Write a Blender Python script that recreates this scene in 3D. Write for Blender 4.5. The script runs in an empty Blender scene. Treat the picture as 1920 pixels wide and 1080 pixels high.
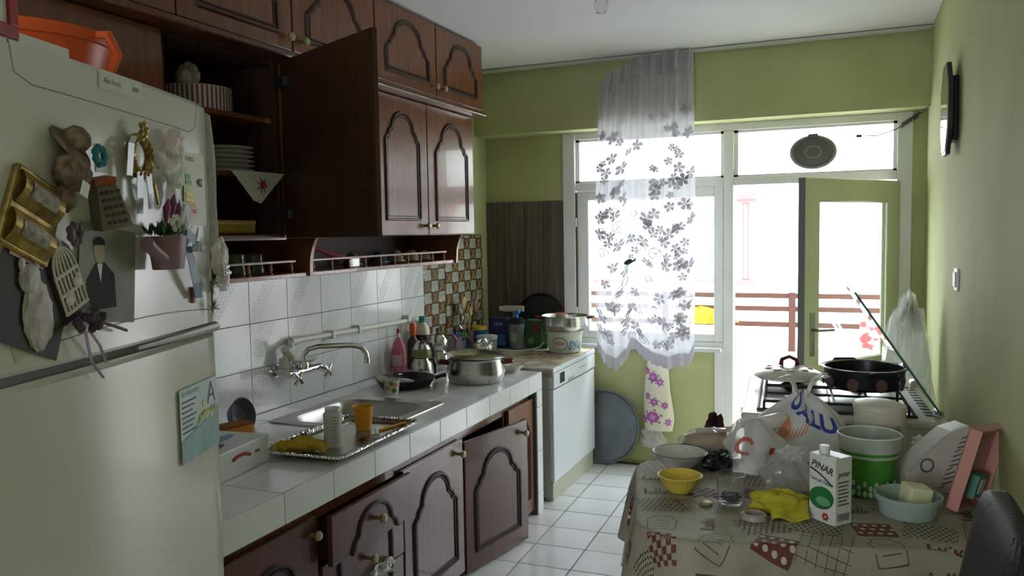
import bpy, bmesh, math, random
from mathutils import Vector, Matrix
random.seed(7)
S = bpy.context.scene
COL = S.collection
PI = math.pi
# ------------------------------------------------------------ camera, world, exposure
cd = bpy.data.cameras.new('camera'); co = bpy.data.objects.new('camera', cd); COL.objects.link(co)
cd.sensor_width = 36; cd.lens = 1513.4/1920*36; cd.clip_start = .02
R_ = (0.9230637, 0.38428097, -0.01677918); U_ = (-0.01118013, 0.07040801, 0.99745562); F_ = (-0.3844846, 0.92052748, -0.06928739)
co.matrix_world = Matrix(((R_[0], U_[0], -F_[0], 2.3568), (R_[1], U_[1], -F_[1], -.5497), (R_[2], U_[2], -F_[2], 1.5439), (0, 0, 0, 1)))
S.camera = co
w = bpy.data.worlds.new('sky'); S.world = w; w.use_nodes = True
bg = w.node_tree.nodes['Background']; bg.inputs[0].default_value = (.86, .93, 1, 1); bg.inputs[1].default_value = 6.4
S.view_settings.view_transform = 'Standard'; S.view_settings.look = 'None'
S.view_settings.exposure = 0.68; S.view_settings.gamma = 1
S.view_settings.use_curve_mapping = False
def portal(name, loc, sx, sz):
    l = bpy.data.lights.new(name, 'AREA'); l.shape = 'RECTANGLE'; l.size = sx; l.size_y = sz
    o = bpy.data.objects.new(name, l); COL.objects.link(o); o.location = loc; o.rotation_euler = (-PI/2, 0, 0)
    l.cycles.is_portal = True
portal('window_portal', (1.64, 4.84, 1.12), 2.0, 2.12)
portal('rear_fill_portal', (1.35, -2.34, 1.4), .9, 1.5)  # samples sky through the added opening behind the camera
bpy.data.objects['rear_fill_portal'].rotation_euler = (PI/2, 0, 0)

# ------------------------------------------------------------ helpers
MATS = {}
def N(nt, t, **kw):
    n = nt.nodes.new(t)
    for k, v in kw.items():
        if k in n.inputs: n.inputs[k].default_value = v
        else: setattr(n, k, v)
    return n
def c4(c): return (c[0], c[1], c[2], 1)
def srgb(r, g, b):
    f = lambda v: (v/255/12.92) if v/255 < .04045 else ((v/255+.055)/1.055)**2.4
    return (f(r), f(g), f(b))
def mat(name, col, rough=.5, metal=0, col2=None, scale=8, stretch=None, bump=0, bscale=None, spec=.5, trans=0, ior=1.45, alpha=1, detail=4, sheen=0, coat=0, lo=.35, hi=.65, emit=0):
    if name in MATS: return MATS[name]
    m = bpy.data.materials.new(name); m.use_nodes = True; nt = m.node_tree
    b = nt.nodes['Principled BSDF']
    b.inputs['Base Color'].default_value = c4(col); b.inputs['Roughness'].default_value = rough
    b.inputs['Metallic'].default_value = metal; b.inputs['Specular IOR Level'].default_value = spec
    b.inputs['Transmission Weight'].default_value = trans; b.inputs['IOR'].default_value = ior
    b.inputs['Alpha'].default_value = alpha; b.inputs['Coat Weight'].default_value = coat
    if emit: b.inputs['Emission Color'].default_value = c4(col); b.inputs['Emission Strength'].default_value = emit
    if col2 or bump:
        tc = N(nt, 'ShaderNodeTexCoord'); mp = N(nt, 'ShaderNodeMapping')
        if stretch: mp.inputs['Scale'].default_value = stretch
        nt.links.new(tc.outputs['Object'], mp.inputs['Vector'])
        if col2:
            no = N(nt, 'ShaderNodeTexNoise', Scale=scale, Detail=detail); nt.links.new(mp.outputs[0], no.inputs['Vector'])
            r = N(nt, 'ShaderNodeValToRGB'); r.color_ramp.elements[0].position = lo; r.color_ramp.elements[1].position = hi
            r.color_ramp.elements[0].color = c4(col); r.color_ramp.elements[1].color = c4(col2)
            nt.links.new(no.outputs['Fac'], r.inputs[0]); nt.links.new(r.outputs[0], b.inputs['Base Color'])
        if bump:
            nb = N(nt, 'ShaderNodeTexNoise', Scale=bscale or scale*3, Detail=3); nt.links.new(mp.outputs[0], nb.inputs['Vector'])
            bp = N(nt, 'ShaderNodeBump', Strength=bump, Distance=.01); nt.links.new(nb.outputs['Fac'], bp.inputs['Height']); nt.links.new(bp.outputs[0], b.inputs['Normal'])
    MATS[name] = m
    return m
def film(name, col, opac=.35, rough=.15, transl=.5, bump=.5, bscale=30):
    """thin plastic film / voile: see-through share, diffuse+translucent share, gloss"""
    if name in MATS: return MATS[name]
    m = bpy.data.materials.new(name); m.use_nodes = True; nt = m.node_tree
    nt.nodes.remove(nt.nodes['Principled BSDF']); out = nt.nodes['Material Output']
    tr = N(nt, 'ShaderNodeBsdfTransparent'); df = N(nt, 'ShaderNodeBsdfDiffuse', Color=c4(col)); tl = N(nt, 'ShaderNodeBsdfTranslucent', Color=c4(col))
    gl = N(nt, 'ShaderNodeBsdfGlossy', Color=(1, 1, 1, 1), Roughness=rough)
    a = N(nt, 'ShaderNodeMixShader'); a.inputs[0].default_value = transl; nt.links.new(df.outputs[0], a.inputs[1]); nt.links.new(tl.outputs[0], a.inputs[2])
    b = N(nt, 'ShaderNodeMixShader'); b.inputs[0].default_value = opac; nt.links.new(tr.outputs[0], b.inputs[1]); nt.links.new(a.outputs[0], b.inputs[2])
    c = N(nt, 'ShaderNodeMixShader'); nt.links.new(b.outputs[0], c.inputs[1]); nt.links.new(gl.outputs[0], c.inputs[2])
    fr = N(nt, 'ShaderNodeLayerWeight', Blend=.5); pw = N(nt, 'ShaderNodeMath', operation='POWER'); pw.inputs[1].default_value = 4; ma = N(nt, 'ShaderNodeMath', operation='MULTIPLY_ADD'); ma.inputs[1].default_value = .6; ma.inputs[2].default_value = .035
    nt.links.new(fr.outputs['Facing'], pw.inputs[0]); nt.links.new(pw.outputs[0], ma.inputs[0]); nt.links.new(ma.outputs[0], c.inputs[0])
    if bump:
        tc = N(nt, 'ShaderNodeTexCoord'); nb = N(nt, 'ShaderNodeTexNoise', Scale=bscale, Detail=3); nt.links.new(tc.outputs['Object'], nb.inputs['Vector'])
        bp = N(nt, 'ShaderNodeBump', Strength=bump, Distance=.01); nt.links.new(nb.outputs['Fac'], bp.inputs['Height'])
        for s in (df, tl, gl, fr): nt.links.new(bp.outputs[0], s.inputs['Normal'])
    nt.links.new(c.outputs[0], out.inputs[0]); MATS[name] = m
    return m
def pane(name, tint=(.97, 1, .98), gloss=1.0):
    if name in MATS: return MATS[name]
    m = bpy.data.materials.new(name); m.use_nodes = True; nt = m.node_tree
    nt.nodes.remove(nt.nodes['Principled BSDF']); out = nt.nodes['Material Output']
    tr = N(nt, 'ShaderNodeBsdfTransparent', Color=c4(tint)); gl = N(nt, 'ShaderNodeBsdfGlossy', Roughness=.03)
    fr = N(nt, 'ShaderNodeLayerWeight', Blend=.5); pw = N(nt, 'ShaderNodeMath', operation='POWER'); pw.inputs[1].default_value = 5; mx = N(nt, 'ShaderNodeMixShader'); mu = N(nt, 'ShaderNodeMath', operation='MULTIPLY_ADD'); mu.inputs[1].default_value = .7*gloss; mu.inputs[2].default_value = .02*gloss
    nt.links.new(fr.outputs['Facing'], pw.inputs[0]); nt.links.new(pw.outputs[0], mu.inputs[0]); nt.links.new(mu.outputs[0], mx.inputs[0]); nt.links.new(tr.outputs[0], mx.inputs[1]); nt.links.new(gl.outputs[0], mx.inputs[2])
    nt.links.new(mx.outputs[0], out.inputs[0]); MATS[name] = m
    return m

class MB:
    """collects shapes into one mesh"""
    def __init__(s): s.v = []; s.f = []
    def add(s, vs, fs, M=None):
        o = len(s.v)
        s.v += [tuple(M @ Vector(q)) if M else tuple(q) for q in vs]
        s.f += [tuple(i+o for i in f) for f in fs]; return s
    def box(s, a, b, bev=0, M=None):
        bm = bmesh.new(); bmesh.ops.create_cube(bm, size=1)
        for q in bm.verts: q.co = Vector([(a[i]+b[i])/2+q.co[i]*(b[i]-a[i]) for i in range(3)])
        if bev: bmesh.ops.bevel(bm, geom=bm.edges[:], offset=bev, segments=2, profile=.6, affect='EDGES')
        bm.verts.index_update()
        s.add([q.co[:] for q in bm.verts], [[q.index for q in f.verts] for f in bm.faces], M); bm.free(); return s
    def lathe(s, prof, n=24, M=None, sx=1, sy=1, close=False):
        vs = []; fs = []; k = len(prof)
        for i in range(n):
            a = 2*PI*i/n
            for r, z in prof: vs.append((r*math.cos(a)*sx, r*math.sin(a)*sy, z))
        for i in range(n):
            j = (i+1) % n
            for q in range(k-1 if not close else k):
                q2 = (q+1) % k
                fs.append((i*k+q, j*k+q, j*k+q2, i*k+q2))
        if not close:
            if prof[0][0] > 1e-6: fs.append([i*k for i in range(n)][::-1])
            if prof[-1][0] > 1e-6: fs.append([i*k+k-1 for i in range(n)])
        return s.add(vs, fs, M)
    def tube(s, pts, r, n=8, closed=False, M=None, caps=True):
        P = [Vector(q) for q in pts]; m = len(P); vs = []; fs = []
        rr = r if isinstance(r, (list, tuple)) else [r]*m
        up = None
        for i in range(m):
            if closed: t = P[(i+1) % m]-P[i-1]
            else: t = P[min(i+1, m-1)]-P[max(i-1, 0)]
            t.normalize()
            if up is None: up = Vector((0, 0, 1)) if abs(t.z) < .9 else Vector((1, 0, 0))
            x = up-t*up.dot(t)
            if x.length < 1e-5: x = t.orthogonal()
            x.normalize(); y = t.cross(x); up = x
            for k in range(n):
                a = 2*PI*k/n; vs.append(P[i]+(x*math.cos(a)+y*math.sin(a))*rr[i])
        for i in range(m if closed else m-1):
            j = (i+1) % m
            for k in range(n): fs.append((i*n+k, i*n+(k+1) % n, j*n+(k+1) % n, j*n+k))
        if not closed and caps: fs += [[k for k in range(n)][::-1], [(m-1)*n+k for k in range(n)]]
        return s.add(vs, fs, M)
    def prism(s, out, z0, z1, M=None):
        n = len(out)
        vs = [(x, y, z0) for x, y in out]+[(x, y, z1) for x, y in out]
        fs = [list(range(n))[::-1], list(range(n, 2*n))]+[(i, (i+1) % n, n+(i+1) % n, n+i) for i in range(n)]
        return s.add(vs, fs, M)
    def grid(s, fn, nu, nv, wu=False, M=None):
        vs = [fn(i/(nu if wu else nu-1), j/(nv-1)) for i in range(nu) for j in range(nv)]
        fs = []
        for i in range(nu if wu else nu-1):
            for j in range(nv-1):
                k = (i+1) % nu; fs.append((i*nv+j, k*nv+j, k*nv+j+1, i*nv+j+1))
        return s.add(vs, fs, M)
    def blob(s, c, r, n=12, m=8, jit=.0, M=None, seed=0):
        rd = random.Random(seed); vs = [(c[0], c[1], c[2]-r[2])]; fs = []
        for j in range(1, m):
            t = PI*j/m
            for i in range(n):
                a = 2*PI*i/n; k = 1+rd.uniform(-jit, jit)
                vs.append((c[0]+r[0]*k*math.sin(t)*math.cos(a), c[1]+r[1]*k*math.sin(t)*math.sin(a), c[2]-r[2]*k*math.cos(t)))
        vs.append((c[0], c[1], c[2]+r[2])); L = len(vs)-1
        for i in range(n):
            fs.append((0, 1+(i+1) % n, 1+i)); fs.append((L, L-n+i, L-n+(i+1) % n))
            for j in range(m-2): fs.append((1+j*n+i, 1+j*n+(i+1) % n, 1+(j+1)*n+(i+1) % n, 1+(j+1)*n+i))
        return s.add(vs, fs, M)
    def build(s, name, m, parent=None, loc=(0, 0, 0), rot=(0, 0, 0), smooth=False, sharp=None, solid=0, sub=0, **tg):
        me = bpy.data.meshes.new(name); me.from_pydata(s.v, [], s.f)
        bm = bmesh.new(); bm.from_mesh(me); bmesh.ops.recalc_face_normals(bm, faces=bm.faces); bm.to_mesh(me); bm.free()
        if smooth:
            me.shade_smooth()
            me.set_sharp_from_angle(angle=math.radians(sharp or 40))
        me.materials.append(m if not isinstance(m, str) else MATS[m])
        o = bpy.data.objects.new(name, me); COL.objects.link(o); o.parent = parent; o.location = loc; o.rotation_euler = rot
        if solid: md = o.modifiers.new('thick', 'SOLIDIFY'); md.thickness = solid; md.offset = 0
        if sub: md = o.modifiers.new('sub', 'SUBSURF'); md.levels = sub; md.render_levels = sub
        tag(o, **tg)
        return o
def tag(o, label=None, cat=None, group=None, kind=None):
    if label: o['label'] = label
    if cat: o['category'] = cat
    if group: o['group'] = group
    if kind: o['kind'] = kind
    return o
def thing(name, label, cat, loc=(0, 0, 0), rz=0, group=None, rot=None):
    o = bpy.data.objects.new(name, None); COL.objects.link(o); o.location = loc
    o.rotation_euler = rot or (0, 0, rz); o.empty_display_size = .05
    return tag(o, label, cat, group)
def copyo(o, parent=None, loc=None, rot=None, scale=None):
    c = o.copy(); COL.objects.link(c)
    if parent is not None: c.parent = parent
    if loc is not None: c.location = loc
    if rot is not None: c.rotation_euler = rot
    if scale is not None: c.scale = scale
    return c
def text_mesh(txt, size, shear=0, extr=0, space=1, bold=0):
    cu = bpy.data.curves.new('lettering', 'FONT'); cu.body = txt; cu.size = size; cu.align_x = 'CENTER'; cu.align_y = 'CENTER'; cu.shear = shear; cu.extrude = extr; cu.space_character = space; cu.resolution_u = 3; cu.offset = bold
    o = bpy.data.objects.new('lettering', cu); COL.objects.link(o)
    bpy.context.view_layer.update(); dg = bpy.context.evaluated_depsgraph_get()
    me = bpy.data.meshes.new_from_object(o.evaluated_get(dg)); bpy.data.objects.remove(o); bpy.data.curves.remove(cu)
    return [tuple(q.co) for q in me.vertices], [tuple(f.vertices) for f in me.polygons]
def decal(txt, size, fn, m, parent, name='lettering', shear=0, rot=0, space=1, bold=0, **k):
    """flat lettering laid on a surface; fn maps (u, v) in metres to a point"""
    vs, fs = text_mesh(txt, size, shear, 0, space, bold); c, s_ = math.cos(rot), math.sin(rot)
    b = MB(); b.add([fn(x*c-y*s_, x*s_+y*c) for x, y, z in vs], fs)
    return b.build(name, m, parent, **k)
def Rz(a): return Matrix.Rotation(a, 4, 'Z')
def T(x, y, z): return Matrix.Translation((x, y, z))
def arcp(cx, cy, r, a0, a1, n): return [(cx+r*math.cos(math.radians(a0+(a1-a0)*i/n)), cy+r*math.sin(math.radians(a0+(a1-a0)*i/n))) for i in range(n+1)]

# ------------------------------------------------------------ materials
def tile_mat(name, base, ribs=True, axis='YZ'):
    """glazed white tile with the faint embossed diagonal ribs"""
    m = mat(name, base, .12, col2=tuple(c*.93 for c in base), scale=3)
    return m
GREEN = mat('green_wall_paint', srgb(184, 186, 136), .75, col2=srgb(175, 177, 126), scale=2.5, bump=.08, bscale=60)
CEIL = mat('ceiling_paint', (.80, .80, .80), .85, col2=(.74, .745, .74), scale=1.2)
WHITE_T = mat('white_glazed_tile', (.78, .79, .79), .13, col2=(.73, .745, .75), scale=2)
FLOOR_T = mat('floor_tile_glaze', (.76, .77, .78), .16, col2=(.69, .70, .71), scale=2.2)
GROUT = mat('grout_dark', (.10, .10, .105), .9)
GROUT_B = mat('grout_blue', (.11, .14, .22), .9)
WPAINT = mat('white_gloss_paint', (.78, .78, .74), .35, col2=(.70, .70, .66), scale=3)
PLASTER = mat('plaster_grey', (.6, .6, .58), .9)
def wood(name, a, b, rough=.28, stretch=(14, 14, 1.2), coat=.3):
    return mat(name, a, rough, col2=b, scale=3.2, stretch=stretch, coat=coat, detail=6)
WOOD = wood('walnut_veneer', srgb(124, 74, 43), srgb(104, 60, 35))
WOOD_H = wood('walnut_veneer_long', srgb(112, 66, 38), srgb(80, 44, 26), stretch=(1.2, 14, 14))
WOOD_L = wood('dark_cherry_veneer', srgb(92, 53, 42), srgb(80, 45, 36), rough=.28)
WOOD_IN = mat('cabinet_inside_board', srgb(70, 42, 27), .6, col2=srgb(54, 31, 20), scale=4, stretch=(9, 9, 1))
MOULD = mat('moulding_dark', srgb(58, 28, 18), .4, coat=.1)
MOULD_L = mat('moulding_dark_low', srgb(38, 16, 14), .5)
PINKWOOD = wood('shelf_edge_wood', srgb(150, 92, 70), srgb(118, 68, 50), stretch=(2, 14, 14))
BRASS = mat('knob_brass', srgb(160, 146, 112), .36, .5)
STEEL = mat('steel_brushed', (.62, .61, .58), .22, 1, col2=(.50, .49, .46), scale=5, stretch=(1, 1, 12))
STEEL_D = mat('steel_worn', (.42, .41, .38), .33, 1, col2=(.33, .32, .30), scale=6)
CHROME = mat('chrome', (.72, .73, .74), .08, 1)
BLACKP = mat('black_plastic', (.018, .018, .02), .35)
WHITEP = mat('white_plastic', (.78, .78, .76), .35)
# ------------------------------------------------------------ room shell
W, D, DB, H, BEAM = 2.761, 4.656, 4.471, 2.618, 2.195
Y0 = -2.2
def struct(name, mb, m, **k): return mb.build(name, m, kind='structure', **k)
floor = struct('floor', MB().box((-.1, Y0, -.12), (W+.1, 4.86, -.008)), GROUT)
# floor tiles, each its own piece
ft = MB().box((-.1195, -.1195, -.012), (.1195, .1195, 0), .0015); t0 = None
FR = .025; FX, FY, FP = .9443, 2.8483, .2467
for i in range(-5, 10):
    for j in range(-8, 9):
        cx = FX+(i+.5)*FP*1.03*math.cos(FR)-(j+.5)*FP*math.sin(FR); cy = FY+(i+.5)*FP*math.sin(FR)+(j+.5)*FP*math.cos(FR)
        if not (-.0 < cx < W+.12 and .95 < cy < D-.02): continue
        if cx < .62 and cy < 3.4: continue
        if t0 is None: t0 = ft.build('floor_tile', FLOOR_T, floor); o = t0
        else: o = copyo(t0, floor)
        o.location = (cx, cy, random.uniform(-.0006, .0004)); o.rotation_euler = (random.uniform(-.002, .002), random.uniform(-.002, .002), FR); o.scale = (1.03, 1, 1)
fl2 = MB(); fl2.box((0, Y0, -.01), (W, .96, -.001)); fl2.build('floor_tile_field', FLOOR_T, floor)
ceiling = struct('ceiling', MB().box((-.1, Y0, H), (W+.1, 4.86, H+.12)), CEIL)
wl = struct('wall_left', MB().box((-.15, Y0, -.1), (0, 4.86, H+.1)), GREEN)
wr = struct('wall_right', MB().box((W, Y0, -.1), (W+.15, 4.86, H+.1)), GREEN)
wf = MB().box((-.15, Y0-.15, -.1), (.9, Y0, H+.1)).box((1.8, Y0-.15, -.1), (W+.15, Y0, H+.1)).box((.9, Y0-.15, 2.15), (1.8, Y0, H+.1)).box((.9, Y0-.15, -.1), (1.8, Y0, .65))  # unseen rear wall; its opening is added to let in fill light
struct('wall_front', wf, GREEN)
wb = MB().box((-.1, D, -.1), (.571, 4.86, BEAM)).box((.571, D, -.1), (1.575, 4.86, .785)).box((2.69, D, -.1), (W+.1, 4.86, BEAM))
wb.box((-.1, DB, BEAM), (W+.1, 4.86, H+.05))
struct('wall_back', wb, GREEN)
# beam's bevelled lower lip, lighter paint edge
trim = struct('trim_1', MB().box((0.0, D-.004, .0), (1.575, D, .012)), mat('skirting_line', srgb(150, 160, 90), .6))
# white wall tiles 25 x 20, rows above the counter
HC = .7775
wt = {}
def wtile(w_, h_):
    k = (round(w_, 3), round(h_, 3))
    if k not in wt:
        b = MB().box((0, -w_/2, -h_/2), (.008, w_/2, h_/2), .0012)
        # embossed diagonal ribs
        wt[k] = b.build('wall_tile', WHITE_T, tilebed); return wt[k]
    return copyo(wt[k], tilebed)
tilebed = MB().box((0, 1.0, .70), (.003, 3.70, 1.50)).build('tile_bed', GROUT_B, wl)
RIB = {}
for r in range(4):
    z0 = HC+.1969*r; z1 = min(z0+.1969, 1.49)
    for c in range(-4, 7):
        y0 = 2.1698+.2527*c; y1 = min(y0+.2527, 3.698)
        if y0 < .9: continue
        o = wtile(y1-y0-.003, z1-z0-.003); o.location = (.003, (y0+y1)/2, (z0+z1)/2)
        if z1-z0 > .15 and (c+r*2) % 5 != 1:
            # each ribbed tile carries a diagonal band of raised dashes
            key = (c*3+r) % 3
            if key not in RIB:
                b = MB(); rd = random.Random(key)
                for k in range(5 if key != 1 else 7):
                    off = -.07+.016*k+(.05 if key == 2 else 0)
                    for q in range(13):
                        y = -.115+.0095*q*1.1+off; z = -.088+.0145*q
                        if abs(y) < .112: b.box((.008, y-.0035, z-.005), (.0091, y+.0035, z+.005), 0)
                RIB[key] = b.build('tile_ribs', WHITE_T, o)
            else: copyo(RIB[key], o)
# mosaic sheets of brown and pale checks
mbed = MB().box((0, 3.70, .75), (.003, 4.555, 1.53)).build('mosaic_bed', mat('mosaic_grout', srgb(44, 34, 24), .8), wl)
MW = mat('mosaic_pale', srgb(178, 178, 164), .3, col2=srgb(140, 142, 128), scale=40)
MBR = mat('mosaic_brown', srgb(132, 98, 58), .3, col2=srgb(84, 58, 32), scale=22, lo=.3, hi=.6)
MGO = mat('mosaic_gold', srgb(205, 178, 122), .25, .2)
mp = {}
def mos(kind, y, z, wy, wz):
    k = (kind, round(wy, 3), round(wz, 3))
    if k in mp:
        o = copyo(mp[k][0], mbed)
        if mp[k][1]: copyo(mp[k][1], o)
    else:
        o = MB().box((0, -wy/2, -wz/2), (.007, wy/2, wz/2), .001).build('mosaic_tile', MBR if kind else MW, mbed); x = None
        if kind:
            b = MB(); a = min(wy, wz)*.42
            for sg in (1, -1): b.tube([(.0072, -a*.8, -a*sg), (.0072, a*.8, a*sg)], .0028, 4)
            x = b.build('gilt_cross', MGO, o)
        mp[k] = (o, x)
    o.location = (.003, y, z)
PY, PZ = .0905, .0707
for (ya, yb, zoff, ph) in ((3.705, 3.985, .03, 0), (3.985, 4.55, 0, 1)):
    r = 0; z = .80+zoff
    while z < 1.52:
        z1 = min(z+PZ, 1.527); y = ya; c = 0
        while y < yb-.01:
            y1 = min(y+PY, yb)
            if z1-z > .012 and y1-y > .015: mos((r+c+ph) % 2, (y+y1)/2, (z+z1)/2, y1-y-.004, z1-z-.005)
            y = y1; c += 1
        z = z1; r += 1
# wood-look panel planks on the back wall
pn = thing('plank_wall_panel', 'grey brown wood-look plank panel on the green wall beside the window', 'wall panel', (0, D, 0))
PLK = mat('grey_plank', srgb(112, 102, 90), .6, col2=srgb(82, 74, 64), scale=3, stretch=(16, 16, .8), bump=.15, bscale=10, detail=7)
for i in range(4):
    MB().box((.002+.1415*i, -.012, .8), (.1415*(i+1)-.002, -.0005, 1.75), .0015).build('plank', PLK, pn)
MB().box((0, -.006, .8), (.566, 0, 1.745)).build('panel_backing', mat('panel_gap', (.05, .045, .04), .9), pn)

# ------------------------------------------------------------ window and balcony door
GLASS = pane('window_glass')
win = thing('window_1', None, None, (0, D, 0)); win['kind'] = 'structure'
def bar(parent, name, x0, x1, z0, z1, y0=.0, y1=.07, m=WPAINT, bev=.004): return MB().box((x0, y0, z0), (x1, y1, z1), bev).build(name, m, parent)
bar(win, 'window_post', .571, .655, .785, 2.195, -.012, .09)
bar(win, 'window_head', .655, 2.61, 2.15, 2.195, -.004, .09)
bar(win, 'window_mullion', 1.63, 1.69, 0, 2.15, -.006, .09)
bar(win, 'transom', .655, 1.63, 1.81, 1.862, .0, .08)
bar(win, 'door_transom', 1.69, 2.61, 1.81, 1.862, .0, .08)
bar(win, 'window_post', 2.61, 2.69, 0, 2.195, -.012, .09)
bar(win, 'window_bottom_rail', .655, 1.63, .785, .82, .0, .08)
# upper lights: thin beads round the panes
for n, (x0, x1) in (('bead', (.655, 1.63)), ('bead', (1.69, 2.61))):
    b = MB()
    b.box((x0, .02, 1.862), (x0+.025, .06, 2.15)).box((x1-.02, .02, 1.862), (x1, .06, 2.15)).box((x0, .02, 2.135), (x1, .06, 2.15)).box((x0, .02, 1.862), (x1, .06, 1.875))
    b.build('pane_bead', WPAINT, win)
    MB().box((x0+.02, .038, 1.87), (x1-.015, .042, 2.14)).build('window_pane', GLASS, win)
sash = MB().box((.668, .0, .822), (.745, .05, 1.808), .004).box((1.57, .0, .822), (1.628, .05, 1.808), .004).box((.745, .0, 1.745), (1.57, .05, 1.808), .004).box((.745, .0, .822), (1.57, .05, .872), .004).build('window_sash', WPAINT, win)
MB().box((.74, .022, .868), (1.575, .026, 1.75)).build('pane', GLASS, sash)
MB().box((.655, -.004, .83), (.667, .03, 1.80)).build('sash_gap', mat('dark_gap', (.10, .10, .095), .8), win)
for z in (1.0, 1.6): MB().lathe([(.007, -.03), (.007, .03)], 8, T(.662, -.012, z)).build('sash_hinge', WPAINT, sash)
sill = struct('trim_2', MB().box((.60, D-.075, .765), (1.622, D+.005, .79), .004), mat('sill_paint', (.62, .63, .64), .4))
struct('trim_3', MB().box((1.575, D-.01, 0), (1.632, D+.09, .785), .003), WPAINT)
struct('trim_4', MB().box((1.575, D-.02, -.006), (2.69, 4.86, .022), .003), mat('threshold_stone', (.62, .62, .6), .5))
# balcony door, swung into the room on its right-hand hinges
ang = math.atan2(3.93-4.64, 2.13-2.61); L = .86
door = thing('door_1', None, None, (2.612, 4.645, 0), ang); door['kind'] = 'structure'
DP = mat('door_paint', srgb(214, 216, 186), .3, col2=srgb(200, 203, 172), scale=2)
dl = MB()
for a, b in (((.0, -.02, .03), (.115, .02, 1.80)), ((L-.115, -.02, .03), (L, .02, 1.80)), ((.115, -.02, 1.68), (L-.115, .02, 1.80)), ((.115, -.02, .03), (L-.115, .02, .80))): dl.box(a, b, .003)
leaf = dl.build('door_leaf', DP, door)
MB().box((.11, -.003, .795), (L-.11, .003, 1.685)).build('door_pane', GLASS, leaf)
bd = MB()
for sg in (-1, 1):
    y = sg*.014
    bd.tube([(.118, y, .803), (L-.118, y, .803), (L-.118, y, 1.677), (.118, y, 1.677)], .007, 6, True)
bd.build('glazing_bead', DP, leaf)
MB().box((L, -.02, .03), (L+.004, .02, 1.80)).build('door_edge', mat('door_edge_grey', srgb(120, 122, 122), .6), leaf)
hd = MB()
for sg in (1, -1):
    hd.box((L-.085, sg*.02-.003, .86), (L-.045, sg*.02+.003, 1.09), .002)
    hd.tube([(L-.065, sg*.02, 1.0), (L-.065, sg*.062, 1.0), (L-.075, sg*.066, 1.0), (L-.185, sg*.066, .995)], .0085, 8)
    hd.box((L-.068, sg*.024-.002, .905), (L-.062, sg*.024+.002, .93))
hd.build('door_handle', mat('handle_grey_metal', (.30, .30, .29), .35, .8), leaf, smooth=True)
# vent disc in the upper pane
vt = thing('window_vent', 'round grey plastic ventilator set in the upper pane above the balcony door', 'ventilator', (2.153, D+.022, 1.992))
VG = mat('vent_grey', srgb(128, 126, 120), .5); VG2 = mat('vent_grey_dark', srgb(92, 90, 86), .5)
MX = Matrix.Rotation(PI/2, 4, 'X')
MB().lathe([(.0, 0), (.133, 0), (.133, .012), (.118, .02), (.116, .012), (.0, .012)], 40, MX, sy=.76).build('vent_ring', VG, vt, smooth=True)
MB().lathe([(.0, .012), (.108, .012), (.106, .024), (.07, .030), (.0, .031)], 40, MX, sy=.76).build('vent_cap', VG2, vt, smooth=True)
MB().lathe([(.038, .030), (.044, .035), (.05, .030)], 32, MX, close=True, sy=.76).build('vent_boss', VG, vt, smooth=True)
MB().box((-.028, -.036, .08), (.028, -.008, .107), .004).build('vent_hinge', VG2, vt)
# coiled cable in the corner of the frame
pts = []
for i in range(90):
    t = i/89; x = 2.60+.13*t; k = 1 if .2 < t < .9 else 0
    pts.append((x, D-.03+.010*math.cos(i*.9)*k, 2.095+.085*t+.014*math.sin(i*.9)*k))
pts = [(2.40, D-.012, 2.07), (2.5, D-.02, 2.065)]+pts+[(2.757, DB-.01, 2.20)]
cb = MB().tube(pts, .0028, 6); cb.box((2.39, D-.02, 2.062), (2.42, D-.004, 2.078), .002)
cb.build('coiled_cable', mat('cable_dark', (.07, .08, .10), .5), smooth=True, label='thin dark coiled cable strung across the top corner of the balcony door frame', cat='cable')
# curtain track on the ceiling
rl = thing('curtain_track', 'three-groove white curtain track along the ceiling above the window', 'curtain track', (0, DB, H))
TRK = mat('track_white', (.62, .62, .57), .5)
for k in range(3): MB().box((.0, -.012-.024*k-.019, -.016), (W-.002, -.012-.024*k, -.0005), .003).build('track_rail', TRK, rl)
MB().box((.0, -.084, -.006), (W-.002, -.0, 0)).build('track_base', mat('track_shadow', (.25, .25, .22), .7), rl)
# ------------------------------------------------------------ balcony and the house opposite
bal = struct('balcony_floor', MB().box((-1.5, 4.86, -.14), (4.6, 6.0, -.03)), mat('balcony_screed', (.62, .61, .58), .8))
struct('balcony_parapet', MB().box((-1.5, 5.93, -.1), (4.6, 6.0, .62)), mat('parapet_white', (.80, .79, .77), .8))
RB = mat('railing_brown', srgb(92, 58, 50), .6)
rg = thing('balcony_railing', 'brown painted metal balcony railing of flat bars outside the door', 'railing', (0, 5.9, 0))
for z in (1.025, .925, .805): MB().box((-1.5, -.012, z-.02), (4.6, .012, z+.018), .002).build('railing_bar', RB, rg)
for x in (-.9, .0, 1.0, 1.965, 2.95, 3.9): MB().box((x-.025, -.02, .60), (x+.025, .02, 1.05), .002).build('railing_post', RB, rg)
hs = thing('opposite_house', 'white house across the street with red pilasters and cornices', 'building', (0, 11, 0))
FA = mat('facade_white', (.80, .77, .75), .9); RT = mat('facade_red_trim', srgb(190, 86, 84), .8)
MB().box((-6, 0, -6), (8, .3, 4.3)).build('facade', FA, hs)
for (x0, x1) in ((.90, 1.20), (-2.4, -2.1), (4.1, 4.4)):
    pl = MB().box((x0+.1, -.06, .82), (x1-.1, 0, 1.90), .004).build('pilaster', RT, hs)
    MB().box((x0+.135, -.075, .85), (x1-.135, -.05, 1.87)).build('pilaster_panel', FA, pl)
    MB().box((x0, -.10, 1.93), (x1, 0, 2.03), .01).box((x0+.03, -.08, 1.89), (x1-.03, 0, 1.93)).build('capital', RT, pl)
    MB().box((x0, -.10, .76), (x1, 0, .83), .01).build('pilaster_base', RT, pl)
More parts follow.
